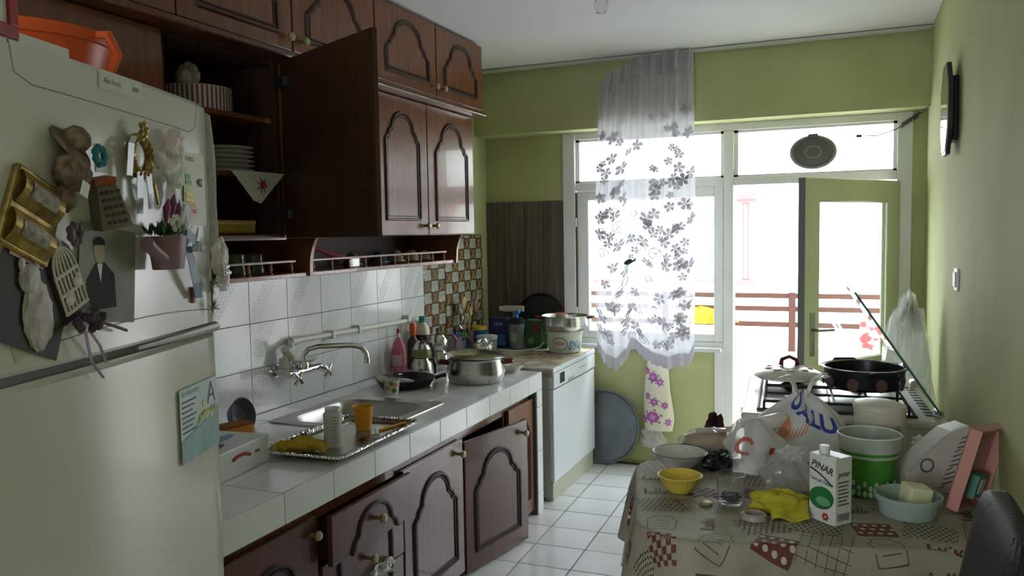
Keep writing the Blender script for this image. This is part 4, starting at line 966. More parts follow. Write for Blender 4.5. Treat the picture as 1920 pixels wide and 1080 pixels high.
# ------------------------------------------------------------ small things: counter
def pot(t, r, h, m, thick=.003, belly=.0): MB().lathe([(0, 0), (r*.9, 0), (r*.97, .008), (r+belly, h*.45), (r, h*.9), (r*1.03, h), (r*1.03-thick, h), (r-thick, h*.88), (r-thick+belly, h*.45), (r*.95-thick, .01), (0, thick)], 40).build('vessel', m, t, smooth=True)
def lathe(t, name, prof, m, n=28, M=None, **k): return MB().lathe(prof, n, M, **k).build(name, m, t, smooth=True)
DRED = mat('handle_dark_red', srgb(92, 22, 30), .35)
# big pot with lid
t = thing('stew_pot', 'large stainless steel pot with tilted lid and dark red handles on the counter', 'pot', (.585, 3.19, HC), .39)
pot(t, .145, .125, STEEL, belly=.008)
ldm = T(0, 0, .134) @ Matrix.Rotation(.05, 4, 'Y')
lp = MB().lathe([(.152, 0), (.155, .004), (.13, .016), (.06, .027), (0, .030)], 40, ldm).build('lid', STEEL, t, smooth=True)
for s in (1, -1): MB().tube([(s*.145, -.035, .10), (s*.185, -.03, .104), (s*.195, 0, .106), (s*.185, .03, .104), (s*.145, .035, .10)], .009, 8).build('handle', DRED, t, smooth=True)
# frying pan with things in it
t = thing('frying_pan', 'black frying pan with handle lying on the counter behind the yoghurt cup', 'pan', (.305, 2.95, HC), .45)
lathe(t, 'pan', [(0, 0), (.11, 0), (.125, .006), (.15, .045), (.153, .046), (.148, .048), (.122, .012), (0, .008)], mat('pan_black', (.015, .015, .016), .35), 40)
MB().tube([(.148, 0, .04), (.18, 0, .05), (.205, 0, .054)], [.010, .009, .012], 8).build('handle', BLACKP, t, smooth=True)
t = thing('glass_lid', 'small glass lid with steel rim lying inside the black frying pan', 'lid', (.29, 2.93, HC+.016)); CG = mat('clear_glass', (.9, .92, .92), .04, trans=.95, ior=1.3)
lathe(t, 'dome', [(.075, .0), (.07, .012), (.04, .024), (0, .028)], CG); lathe(t, 'rim', [(.074, 0), (.079, .002), (.074, .005), (.071, .002)], CHROME, close=True); lathe(t, 'knob', [(.006, .028), (.013, .04), (.012, .05), (0, .052)], CHROME, 12)
t = thing('tea_glass', 'small clear tea glass with spoon standing in the frying pan', 'glass', (.24, 2.90, HC+.012)); lathe(t, 'glass', [(0, 0), (.022, 0), (.017, .03), (.026, .075), (.0245, .075), (.0155, .03), (.02, .004), (0, .004)], CG)
MB().tube([(.005, 0, .006), (-.035, -.01, .11)], .002, 6).build('spoon', CHROME, t)
t = thing('yoghurt_cup', 'small fruit-printed yoghurt cup with peeled lid beside the frying pan', 'cup', (.345, 2.755, HC)); lathe(t, 'cup', [(0, 0), (.030, 0), (.038, .07), (.042, .071), (.042, .073), (.036, .072), (.029, .003), (0, .003)], mat('cup_white', srgb(206, 206, 196), .35))
for k, (a, z, c) in enumerate(((-1.6, .036, (216, 120, 40)), (-.6, .05, (210, 130, 60)), (-.75, .024, (82, 132, 46)), (-1.1, .058, (96, 140, 60)), (-2.4, .04, (96, 140, 60)))):
    r = .033+.008*z/.07; M = T(r*math.cos(a), r*math.sin(a), z) @ Rz(a) @ MY; MB().lathe([(0, .0016), (.010, .0016), (.0115, -.002)], 14, M).build('printed_fruit', mat('fruit_%d' % k, srgb(*c), .5), t)
MB().lathe([(0, .0), (.04, .0), (.04, .001), (0, .001)], 20, T(-.04, -.015, .075) @ Matrix.Rotation(.5, 4, 'Y')).build('foil_lid', mat('foil', (.75, .75, .74), .2, .9), t)
# dish soap
t = thing('dish_soap', 'pink washing-up liquid bottle with red cap by the wall tiles', 'bottle', (.062, 3.30, HC), .2)
PK = mat('soap_pink', srgb(214, 110, 140), .25, col2=srgb(224, 140, 160), scale=6); CLP = mat('clear_plastic', (.85, .86, .86), .12, trans=.6, ior=1.3)
def ovbot(t, name, prof, m, sx, sy): return MB().lathe(prof, 28, None, sx, sy).build(name, m, t, smooth=True)
ovbot(t, 'bottle', [(0, 0), (.95, 0), (1, .01), (.95, .09), (.85, .12)], PK, .042, .028) if 0 else MB().lathe([(0, 0), (.040, 0), (.043, .01), (.041, .12), (.030, .165), (.014, .185), (.012, .20), (0, .20)], 28, None, 1, .62).build('bottle', PK, t, smooth=True)
lathe(t, 'neck', [(.013, .195), (.013, .218), (0, .22)], WHITEP, 14); lathe(t, 'cap', [(.008, .218), (.009, .235), (.005, .245), (0, .245)], mat('cap_red', srgb(176, 30, 40), .35), 14)
MB().box((-.0275, -.0285, .04), (.0275, -.0245, .10), .004, Rz(0)).build('bottle_label', mat('label_pale_pink', srgb(232, 190, 196), .5), t)
# teapots
def caydanlik(t, m, s=1, hm=BLACKP, spout=True):
    lathe(t, 'kettle', [(0, 0), (.060*s, 0), (.066*s, .01*s), (.058*s, .06*s), (.042*s, .088*s), (.042*s, .092*s), (0, .092*s)], m)
    lathe(t, 'pot', [(0, .092*s), (.036*s, .092*s), (.052*s, .115*s), (.05*s, .145*s), (.032*s, .172*s), (.034*s, .176*s), (.02*s, .188*s), (0, .19*s)], m)
    lathe(t, 'lid_knob', [(.004*s, .188*s), (.010*s, .198*s), (.009*s, .206*s), (0, .209*s)], hm, 12)
t = thing('double_teapot', 'slim steel and green-glass double teapot with black handles behind the pan', 'teapot', (.215, 3.285, HC), -.35); caydanlik(t, STEEL, .98)
for z, o in ((.055, .058), (.14, .045)): MB().tube([(o, 0, z+.03), (o+.035, 0, z+.035), (o+.052, 0, z+.01), (o+.048, 0, z-.04)], [.006, .009, .009, .006], 8).build('handle', BLACKP, t, smooth=True)
lathe(t, 'glass_band', [(.0535, .10), (.0545, .12), (.0525, .14)], mat('olive_glass', srgb(120, 130, 70), .1), 28)
t = thing('double_teapot', 'round-bellied steel double teapot with mauve handles on the counter end', 'teapot', (.215, 3.475, HC), .0); caydanlik(t, STEEL, 1.12, mat('mauve_plastic', srgb(120, 88, 100), .4))
for z, o in ((.06, .062), (.155, .05)): MB().tube([(o, 0.0, z+.03), (o+.045, 0, z+.04), (o+.068, 0, z+.015), (o+.058, 0, z-.045)], [.007, .010, .010, .006], 8).build('handle', MATS['mauve_plastic'], t, smooth=True)
# cleaner bottles
t = thing('spray_cleaner', 'bottle with orange trigger cap behind the teapots', 'bottle', (.075, 3.44, HC)); lathe(t, 'bottle', [(0, 0), (.034, 0), (.034, .15), (.014, .185), (.014, .20), (0, .20)], mat('bottle_dark', srgb(72, 66, 60), .3), 20); lathe(t, 'cap', [(.018, .19), (.02, .235), (.016, .26), (0, .262)], mat('cap_orange', srgb(226, 98, 50), .35), 16)
t = thing('cleaner_bottle', 'white cleaner bottle with teal cap beside the round-bellied teapot', 'bottle', (.085, 3.535, HC)); lathe(t, 'bottle', [(0, 0), (.042, 0), (.044, .01), (.036, .10), (.044, .17), (.038, .225), (.018, .25), (.018, .26), (0, .26)], mat('bottle_white', srgb(214, 212, 196), .3)); lathe(t, 'cap', [(.02, .255), (.02, .285), (.017, .29), (0, .29)], mat('cap_teal', srgb(20, 130, 120), .35), 16)
MB().lathe([(.0445, .13), (.0452, .17), (.043, .185)], 20, None).build('dark_label', mat('label_black', srgb(44, 40, 38), .5), t, smooth=True)
t = thing('white_bowl', 'plain white bowl on the counter edge beside the stew pot', 'bowl', (.665, 3.50, HC)); BW = mat('porcelain', srgb(214, 212, 202), .2)
lathe(t, 'bowl', [(0, 0), (.028, 0), (.03, .006), (.066, .042), (.068, .044), (.064, .043), (.028, .010), (0, .008)], BW); lathe(t, 'foot_ring', [(.026, 0), (.029, .0), (.029, .004), (.026, .004)], BW, close=True)
# silver tray with its load
t = thing('serving_tray', 'rectangular silver tray with ornate rim resting on the counter and sink edge', 'tray', (.632, 1.935, HC+.007), math.radians(92))
TRY = mat('tray_silver', (.50, .48, .44), .25, .9, col2=(.36, .34, .31), scale=5)
def trayf(o1, z1, o2, z2, b):
    n = len(o1); k = len(b.v); b.add([(x, y, z1) for x, y in o1]+[(x, y, z2) for x, y in o2], [(i, (i+1) % n, n+(i+1) % n, n+i) for i in range(n)])
b = MB(); A = rrect(.235, .115, .02); b.prism(A, 0, .003); trayf(A, .002, rrect(.285, .165, .03), .016, b); b.build('tray_base', TRY, t, smooth=True, solid=.0015)
rm = rrect(.287, .167, .03, 4); pts = []
for i in range(len(rm)):
    a_, c_ = rm[i], rm[(i+1) % len(rm)]; m_ = max(1, int(math.hypot(c_[0]-a_[0], c_[1]-a_[1])/.012))
    for q in range(m_): pts.append((a_[0]+(c_[0]-a_[0])*q/m_, a_[1]+(c_[1]-a_[1])*q/m_, .017))
b = MB().tube(pts, .004, 6, True)
for k, p in enumerate(pts): b.blob((p[0], p[1], p[2]+.002), (.0065, .0065, .005), 6, 4, .25, seed=k)
b.build('ornate_rim', CHROME, t, kind='stuff')
zt_ = HC+.0105
t = thing('baby_bottle', 'clear plastic baby bottle with measuring marks on the silver tray', 'bottle', (.655, 1.835, zt_), 1.2); BBM = mat('cloudy_plastic', (.78, .79, .76), .25, trans=.45, ior=1.3)
lathe(t, 'bottle', [(0, 0), (.033, 0), (.035, .008), (.034, .04), (.031, .07), (.034, .11), (.034, .118), (.027, .124), (.027, .14), (.0245, .14), (.0245, .122), (.031, .116), (.028, .07), (.031, .02), (0, .008)], BBM)
mk = MB()
for k in range(9): 
    a = -2.2; r = .0355
    mk.add([(r*math.cos(a+q), r*math.sin(a+q), .02+.011*k+w_) for q in (0, .25, .5) for w_ in (0, .0014)], [(0, 1, 3, 2), (2, 3, 5, 4)])
mk.build('measuring_marks', INK, t, kind='stuff')
t = thing('orange_cup', 'orange-yellow plastic tumbler on the silver tray', 'cup', (.62, 2.085, zt_)); OY = mat('orange_yellow', srgb(226, 160, 44), .4); lathe(t, 'tumbler', [(0, 0), (.028, 0), (.030, .004), (.040, .088), (.0375, .088), (.028, .006), (0, .005)], OY); lathe(t, 'rim_bead', [(.039, .086), (.042, .088), (.039, .0905), (.0365, .088)], OY, close=True)
t = thing('orange_spoon', 'small orange plastic spoon lying by the tumbler', 'spoon', (.715, 2.13, zt_+.004), 1.3); MB().tube([(-.06, 0, 0), (.05, 0, .002)], .005, 6).build('handle', OY, t, smooth=True); MB().blob((.065, 0, .003), (.022, .013, .004), 12, 6).build('spoon_bowl', OY, t, smooth=True)
def crumple(seed, rx, ry, rz, n=22, m=14, jit=.12, fold=5, flat=True):
    rd = random.Random(seed); ph = [rd.uniform(0, 6) for _ in range(8)]
    def f(a, b):
        th = 2*PI*a; ps = PI*b
        k = 1+jit*math.sin(fold*th+ph[0]+2*ps)+jit*.7*math.sin((fold+3)*th+ph[1]-3*ps)+jit*.6*math.sin(7*ps+ph[2]+2*th)+rd.uniform(-jit, jit)*.35
        z = -math.cos(ps)*rz*k
        if flat: z = max(z, -rz*.75)
        return (rx*k*math.sin(ps)*math.cos(th), ry*k*math.sin(ps)*math.sin(th), z+rz*.75 if flat else z)
    return f
YL = mat('yellow_rubber', srgb(200, 172, 40), .5, col2=srgb(170, 140, 28), scale=12)
t = thing('rubber_gloves', 'crumpled yellow rubber gloves on the silver tray', 'gloves', (.60, 1.735, zt_+.002), .6); MB().grid(crumple(2, .055, .045, .028, jit=.10), 26, 14, True).build('palm', YL, t, smooth=True, sharp=70)
for k in range(4): MB().tube([(.02+.006*k, -.03+.018*k, .03-.003*k), (.05, -.04+.022*k, .022), (.075+.006*(k % 2), -.05+.026*k, .008)], [.014, .012, .008], 8).build('finger', YL, t, smooth=True)
MB().grid(crumple(7, .045, .04, .022, 22, 12, .13), 22, 12, True).build('cuff', YL, t, loc=(-.055, .01, 0), smooth=True, sharp=70)
t = thing('pacifier_bits', 'little clear plastic teat pieces on the silver tray', 'teat', (.70, 1.96, zt_)); MB().blob((0, 0, .012), (.02, .016, .011), 12, 7, .15, seed=3).build('teat', mat('teat_amber', srgb(150, 120, 84), .3), t); MB().lathe([(0, 0), (.018, 0), (.016, .008), (.004, .012), (.003, .03), (0, .03)], 14, T(.03, .035, 0)).build('shield', CLP, t, smooth=True)
# box, sponge, sieve left of the sink
t = thing('tissue_pack', 'white carton with blue lettering lying on the counter by the refrigerator', 'box', (.44, 1.475, HC), math.radians(97)); BX = mat('carton_white', srgb(206, 208, 208), .45)
MB().box((-.17, -.115, 0), (.145, .115, .095), .006).build('carton', BX, t)
MB().lathe([(0, 0), (.075, 0), (.075, .0006), (0, .0006)], 24, T(.03, -.0, .0955), sy=.35).build('blue_oval', mat('print_blue', srgb(120, 150, 196), .5), t); MB().lathe([(0, 0), (.05, 0), (.05, .0006), (0, .0006)], 24, T(.04, .07, .0955), sy=.25).build('dark_oval', NAVY, t); MB().lathe([(.02, 0), (.04, 0), (.04, .0006), (.02, .0006)], 20, T(-.06, -.05, .0955), sy=.5, close=True).build('ring_print', NAVY, t)
MB().box((.1, .085, .0952), (.125, .10, .0957)).build('green_print', mat('print_green2', srgb(60, 150, 84), .5), t)
for x in (.06, .075): MB().box((x, -.1158, .05), (x+.01, -.1152, .06)).build('care_mark', INK, t)
MB().tube([(-.02+.06*math.cos(a), -.116, .04+.025*math.sin(a)) for a in [.6+k*.25 for k in range(8)]], .006, 6).build('red_swoosh', mat('print_red', srgb(160, 34, 44), .5), t)
t = thing('dish_sponge', 'orange-brown scouring sponge on the counter by the tiles', 'sponge', (.19, 1.85, HC), 1.3); SPG = mat('sponge_orange', srgb(190, 124, 56), .95, bump=.6, bscale=160); MB().box((-.065, -.04, 0), (.065, .04, .045), .010).build('foam', SPG, t, smooth=True); MB().box((-.064, -.039, .045), (.064, .039, .053), .003).build('scouring_face', mat('scour_brown', srgb(140, 84, 40), .95, bump=.6, bscale=200), t)
t = thing('enamel_bowl', 'blue-grey enamel bowl tipped against the tiles by the refrigerator', 'bowl', (.03, 1.98, HC+.002)); lathe(t, 'bowl_shell', [(0, 0), (.05, .012), (.068, .05), (.066, .05), (.048, .016), (0, .005)], mat('enamel_grey', srgb(92, 98, 112), .3), 24, T(.045, 0, .04) @ Matrix.Rotation(PI/2-.25, 4, 'Y')); MB().lathe([(.066, .049), (.070, .051), (.066, .053), (.063, .051)], 24, T(.045, 0, .04) @ Matrix.Rotation(PI/2-.25, 4, 'Y'), close=True).build('rim', mat('enamel_rim', srgb(60, 64, 76), .3), t, smooth=True)
# ------------------------------------------------------------ on the dishwasher
Zd = DWZ+.0065
t = thing('foil_jar', 'glass jar covered with crumpled aluminium foil on the dishwasher', 'jar', (.30, 3.90, Zd)); FO_ = mat('foil', (.75, .75, .74), .2, .9); lathe(t, 'jar', [(0, 0), (.045, 0), (.045, .07), (0, .07)], CLP); MB().grid(crumple(8, .058, .055, .045, 24, 14, .14), 24, 12, True).build('foil_cover', FO_, t, loc=(0, 0, .035))
t = thing('enamel_jug', 'mauve-handled grey jug among the jars on the dishwasher', 'jug', (.13, 3.85, Zd), .5); lathe(t, 'jug', [(0, 0), (.055, 0), (.058, .06), (.045, .12), (.05, .13), (.047, .13), (.04, .118), (0, .115)], mat('jug_grey', srgb(140, 130, 132), .35)); MB().tube([(.045, 0, .11), (.085, 0, .125), (.105, 0, .09), (.08, 0, .035), (.055, 0, .03)], .009, 8).build('handle', MATS['mauve_plastic'], t, smooth=True)
t = thing('lidded_jar', 'squat jar with pale grey lid behind the foil jar', 'jar', (.235, 4.10, Zd)); lathe(t, 'jar', [(0, 0), (.062, 0), (.064, .09), (0, .09)], mat('jar_grey', srgb(120, 124, 130), .3)); lathe(t, 'lid', [(.068, .09), (.068, .108), (.06, .112), (0, .112)], mat('lid_grey', srgb(176, 180, 184), .4))
t = thing('blue_tub', 'blue plastic tub with yellow lid on the dishwasher', 'tub', (.10, 4.24, Zd)); lathe(t, 'tub', [(0, 0), (.06, 0), (.068, .13), (0, .13)], mat('tub_blue', srgb(48, 88, 150), .4)); lathe(t, 'lid', [(.07, .13), (.07, .15), (0, .155)], mat('lid_yellow', srgb(200, 170, 60), .4))
t = thing('folded_cloth', 'small bright blue cloth heaped between the jars', 'cloth', (.07, 4.02, Zd)); MB().grid(crumple(5, .05, .045, .075, 20, 12, .1), 20, 12, True).build('cloth_heap', mat('cloth_blue', srgb(82, 112, 180), .8), t, smooth=True); MB().grid(crumple(6, .025, .02, .02, 14, 8, .1), 14, 8, True).build('green_corner', mat('cloth_green', srgb(96, 160, 70), .8), t, loc=(.03, .02, .10))
t = thing('blue_box', 'dark blue cardboard box with pale lettering on the dishwasher', 'box', (.215, 4.35, Zd), .15); MB().box((-.06, -.04, 0), (.06, .04, .20), .002).build('carton', mat('box_navy', srgb(34, 44, 92), .5), t); decal('LILA', .03, lambda x, y: (x, -.0405, .16+y), WHC, t); MB().box((-.05, -.041, .02), (.05, -.0402, .09)).build('blue_panel', mat('box_blue', srgb(60, 110, 180), .5), t)
t = thing('shaker_bottle', 'grey shaker bottle with black lid and blue spout', 'bottle', (.345, 4.33, Zd)); lathe(t, 'bottle', [(0, 0), (.048, 0), (.056, .17), (0, .17)], mat('shaker_grey', srgb(122, 126, 128), .3)); lathe(t, 'lid', [(.058, .165), (.058, .19), (.04, .205), (0, .205)], BLACKP); MB().tube([(0, 0, .2), (0, 0, .235), (.02, 0, .245)], .015, 10).build('spout', mat('spout_blue', srgb(40, 120, 190), .35), t, smooth=True); MB().box((-.02, -.0555, .05), (.02, -.05, .11), .002).build('sticker', mat('sticker_grey', srgb(170, 172, 172), .5), t)
t = thing('spray_bottle', 'white trigger spray bottle lying behind the shaker', 'bottle', (.27, 4.50, Zd), .2); lathe(t, 'bottle', [(0, 0), (.04, 0), (.04, .15), (.015, .20), (.015, .22), (0, .22)], WHITEP); MB().box((-.09, -.014, .225), (.06, .014, .265), .008).build('trigger_head', mat('trigger_cream', srgb(200, 196, 176), .4), t); MB().lathe([(.016, 0), (.016, .03)], 12, T(-.08, 0, .245) @ Matrix.Rotation(-PI/2, 4, 'Y')).build('nozzle', WHITEP, t)
t = thing('green_box', 'green tea carton with red print beside the window wall', 'box', (.465, 4.41, Zd), .1); GB = mat('box_green', srgb(52, 100, 60), .5, col2=srgb(40, 82, 48), scale=8); MB().box((-.075, -.045, 0), (.075, .045, .185), .002).build('carton', GB, t); MB().box((-.025, -.046, .10), (.02, -.0452, .17)).build('red_panel', mat('box_red', srgb(130, 40, 40), .5), t); MB().lathe([(0, 0), (.024, 0), (.024, .0006), (0, .0006)], 18, T(-.035, -.0455, .05) @ Matrix.Rotation(PI/2, 4, 'X')).build('printed_glass', mat('print_leaf', srgb(110, 150, 96), .5), t); MB().box((.032, -.0458, .03), (.068, -.0452, .16)).build('pale_panel', mat('print_palegreen', srgb(90, 132, 88), .5), t)
t = thing('red_bottle', 'red-topped bottle behind the green carton', 'bottle', (.58, 4.53, Zd)); lathe(t, 'bottle', [(0, 0), (.032, 0), (.032, .16), (.014, .19), (0, .19)], mat('bottle_pale', srgb(150, 160, 176), .3)); MB().box((-.03, -.018, .185), (.05, .018, .225), .008).build('trigger', mat('trigger_red', srgb(190, 34, 44), .4), t)
t = thing('round_baking_tray', 'round black baking tray leaning against the plank panel', 'tray', (.42, 4.60, Zd)); Mt = T(0, .0, .17) @ Matrix.Rotation(PI/2-.10, 4, 'X'); MB().lathe([(0, 0), (.165, 0), (.175, .02), (.172, .02), (.162, .003), (0, .003)], 44, Mt).build('pan', mat('tray_black', (.012, .012, .014), .4), t, smooth=True); MB().lathe([(.172, .019), (.177, .021), (.172, .023), (.168, .021)], 44, Mt, close=True).build('rim', mat('tray_black', (.012, .012, .014), .4), t, smooth=True)
t = thing('utensil_jar', 'jar of wooden spoons and a wire whisk in front of the mosaic', 'utensil holder', (.075, 4.13, Zd)); lathe(t, 'jar', [(0, 0), (.048, 0), (.05, .14), (.046, .14), (.044, .006), (0, .005)], mat('jar_brown', srgb(92, 78, 62), .5))
WS = mat('spoon_beech', srgb(190, 160, 108), .6, col2=srgb(164, 130, 80), scale=8); WD2 = mat('spoon_dark', srgb(96, 62, 44), .6)
for k, (x, y, z, m_, r) in enumerate(((.0, -.02, .30, WS, .042), (.05, .035, .285, WD2, .048), (.03, .0, .25, WS, .03))):
    u_ = thing('wooden_spoon', ['pale round-bowled wooden spoon in the utensil jar', 'dark wooden spoon leaning in the utensil jar', 'short pale wooden spoon in the utensil jar'][k], 'spoon', (.075, 4.13, Zd)); MB().tube([(0, 0, .008), (x, y, z-.03)], .006, 6).build('handle', m_, u_); MB().blob((x*1.12, y*1.12, z+.01), (.012, r*.8, r*1.1), 14, 8).build('spoon_bowl', m_, u_, smooth=True)
u_ = thing('wire_whisk', 'steel wire whisk standing in the utensil jar', 'whisk', (.075, 4.13, Zd)); MB().tube([(-.005, -.01, .008), (.01, -.05, .14)], .007, 6).build('handle', STEEL, u_)
wk = MB()
for k in range(4):
    a = PI*k/4; wk.tube([(.01+.035*math.sin(PI*q/8)*math.cos(a)*1, -.05-.05*q/8+.035*math.sin(PI*q/8)*math.sin(a), .14+.13*q/8) for q in range(9)], .0018, 5)
    wk.tube([(.01-.035*math.sin(PI*q/8)*math.cos(a), -.05-.05*q/8-.035*math.sin(PI*q/8)*math.sin(a), .14+.13*q/8) for q in range(9)], .0018, 5)
wk.build('whisk_wires', CHROME, u_, kind='stuff')
t = thing('margarine_tub', 'white plastic tub printed kabir standing on the dishwasher cloth', 'tub', (.69, 4.30, Zd)); WT = mat('tub_white', srgb(220, 220, 212), .35)
lathe(t, 'tub', [(0, 0), (.098, 0), (.102, .004), (.112, .118), (.118, .12), (.118, .135), (.108, .135), (.106, .118), (.096, .006), (0, .006)], WT, 40)
def onc(r0, r1, h, a0, z0, d=.0012): return lambda x, y: ((r0+(r1-r0)*(z0+y)/h+d)*math.cos(a0+x/r1), (r0+(r1-r0)*(z0+y)/h+d)*math.sin(a0+x/r1), z0+y)
ca = math.atan2(-.5497-4.30, 2.3568-.69)
f = onc(.102, .112, .12, ca-.30, .06, .0016)
MB().add([f(0, 0)]+[f(.052*math.cos(2*PI*k/28), .042*math.sin(2*PI*k/28)) for k in range(28)], [(0, 1+k, 1+(k+1) % 28) for k in range(28)]).build('oval_outline', mat('print_dkgreen', srgb(40, 80, 60), .5), t)
f2 = onc(.102, .112, .12, ca-.30, .06, .0024)
MB().add([f2(0, 0)]+[f2(.048*math.cos(2*PI*k/28), .038*math.sin(2*PI*k/28)) for k in range(28)], [(0, 1+k, 1+(k+1) % 28) for k in range(28)]).build('oval_badge', WT, t)
decal('kabir', .036, onc(.102, .112, .12, ca-.30, .064, .0034), mat('kabir_red', srgb(176, 24, 40), .5), t)
b = MB(); rd = random.Random(8)
for k in range(60):
    ff = onc(.102, .112, .12, ca+.62, .05, .002); x, y = rd.uniform(-.05, .05), rd.uniform(-.035, .02); b.add([ff(x, y), ff(x+.010, y+.004), ff(x+.004, y+.012)], [(0, 1, 2)])
b.build('printed_flowers', mat('print_skyblue', srgb(70, 140, 180), .5), t, kind='stuff')
t = thing('steel_pot', 'stainless steel pot with dark red handle stacked on the white tub', 'pot', (.69, 4.30, Zd+.136), .35); pot(t, .145, .095, STEEL, belly=.004)
for s in (1, -1): MB().tube([(s*.145, -.02, .08), (s*.175, -.018, .084), (s*.185, 0, .085), (s*.175, .018, .084), (s*.145, .02, .08)], .009, 8).build('handle', DRED, t, smooth=True)
t = MB().tube([(.28, 4.20, Zd+.006), (.36, 4.16, Zd+.006), (.43, 4.17, Zd+.006), (.47, 4.25, Zd+.006), (.52, 4.30, Zd+.02), (.54, 4.32, Zd+.05)], .005, 8).build('power_cable', WHITEP, None, smooth=True, label='white electric cord lying on the dishwasher cloth', cat='cord')
# ------------------------------------------------------------ wall cabinet and shelf contents
t = thing('gift_box', 'round striped gift box with a white rosette inside the open cabinet', 'box', (.185, 1.73, 1.989)); STP = mat('stripe_white', srgb(196, 186, 180), .6); MB().lathe([(0, 0), (.125, 0), (.125, .085), (0, .085)], 48).build('box', STP, t, smooth=True)
sp_ = MB()
for k in range(48):
    a = 2*PI*k/48; sp_.add([(.1256*math.cos(a+d), .1256*math.sin(a+d), z) for d in (0, .06) for z in (.002, .083)], [(0, 1, 3, 2)])
sp_.build('stripes', mat('stripe_plum', srgb(112, 66, 72), .6), t, kind='stuff'); petals(MB(), (.02, -.05, .115), .05, 8, w_=.9).blob((.02, -.06, .115), (.03, .03, .03), 10, 6, .1).build('rosette', mat('rosette_white', srgb(206, 196, 184), .8), t)
for k in range(6):
    z = 1.778+.0165*k; t = thing('dinner_plate', ('bottom plate of the white stack in the open cabinet', 'white plate within the stack in the open cabinet', 'topmost plate of the white stack in the open cabinet')[0 if k == 0 else 2 if k == 5 else 1], 'plate', (.19, 1.86, z), 0, 'stack of white plates'); r = .105-.0*k; lathe(t, 'plate', [(0, 0), (.06, 0), (.07, .004), (r, .014), (r+.002, .016), (.07, .008), (0, .005)], BW, 36); lathe(t, 'foot_ring', [(.055, 0), (.06, 0), (.06, .003), (.055, .003)], BW, close=True)
t = thing('embroidered_doily', 'white doily embroidered with a red rose hanging over the cabinet shelf', 'doily', (.33, 1.83, 1.778)); MB().add([(-.10, -.13, .001), (.025, -.13, .001), (.025, .16, .001), (-.10, .16, .001)], [(0, 1, 2, 3)]).add([(.026, -.13, .001), (.03, .16, .001), (.031, .09, -.055), (.031, .02, -.115), (.031, -.02, -.105), (.031, -.11, -.02)], [(0, 1, 2, 3, 4, 5)]).build('linen', mat('linen_white', srgb(210, 206, 196), .85), t, solid=.0015)
petals(MB(), (0, 0, 0), .018, 6).build('rose', mat('thread_red', srgb(160, 50, 52), .8), t, loc=(.034, .025, -.045), rot=(0, 0, PI/2)); b = MB()
for k in range(7): b.tube([(.034, .025, -.05), (.034, .025+.03*math.cos(k*.9), -.05+.03*math.sin(k*.9))], .002, 4)
b.build('stems', mat('thread_brown', srgb(84, 68, 52), .8), t, kind='stuff')
t = thing('yellow_tin', 'low yellow tin on the bottom of the open cabinet', 'tin', (.20, 1.78, ZU0+.019)); MB().box((-.09, -.10, 0), (.09, .12, .045), .008).build('tin', mat('tin_yellow', srgb(176, 140, 44), .4), t); MB().box((-.092, -.102, .034), (.092, .122, .05), .006).build('tin_lid', mat('tin_lid', srgb(190, 150, 60), .4), t)
zs = 1.3935
for k, (y, r, h) in enumerate(((1.80, .045, .10), (1.93, .042, .085), (2.03, .05, .08))):
    t = thing('drinking_glass', ('tallest clear glass on the gallery shelf by the refrigerator', 'narrow clear glass in the middle of the gallery shelf trio', 'squat wide clear glass on the gallery shelf near the bracket')[k], 'glass', (.16, y, zs), 0, 'clear glasses on the gallery shelf'); lathe(t, 'glass', [(r, 0), (r*.98, .003), (r*.8, h), (0, h), (0, h-.006), (r*.74, h-.006), (r*.92, .003), (r*.92, 0)], CG); lathe(t, 'foot', [(.0, h), (r*.3, h), (r*.45, h+.008), (0, h+.009)], CG, 16)
cups = [(2.70, .045, .055, (150, 140, 128), 'upturned beige bowl'), (2.93, .05, .05, (60, 84, 112), 'blue-rimmed bowl'), (3.10, .045, .055, (176, 164, 140), 'cream cup with small lid'), (3.26, .045, .05, (190, 172, 132), 'upturned pale yellow cup'), (3.40, .04, .045, (170, 160, 150), 'small grey cup with handle')]
for y, r, h, c, nm in cups:
    t = thing('cup', nm+' standing on saucer on the gallery shelf', 'cup', (.18, y, zs)); m_ = mat('cup_%d%d%d' % c, srgb(*c), .3); lathe(t, 'saucer', [(0, 0), (.035, 0), (.06, .010), (.062, .012), (.035, .004), (0, .004)], BW); lathe(t, 'cup_body', [(r, .006), (r*.98, .02), (r*.6, h), (r*.3, h+.012), (0, h+.013)], m_); MB().tube([(r*.8, 0, .02), (r*1.35, 0, .025), (r*1.3, 0, .045), (r*.7, 0, .045)], .004, 6).build('handle', m_, t, smooth=True)
t = thing('red_peeler', 'red-handled kitchen tool leaning on the gallery shelf', 'kitchen tool', (.2, 2.47, zs)); MB().tube([(0, -.11, .10), (.02, .0, .065), (.03, .12, .04)], [.008, .012, .009], 8).build('handle', mat('tool_red', srgb(140, 34, 32), .4), t, smooth=True); MB().box((.02, .11, .0), (.04, .20, .045), .003).build('blade', STEEL_D, t)
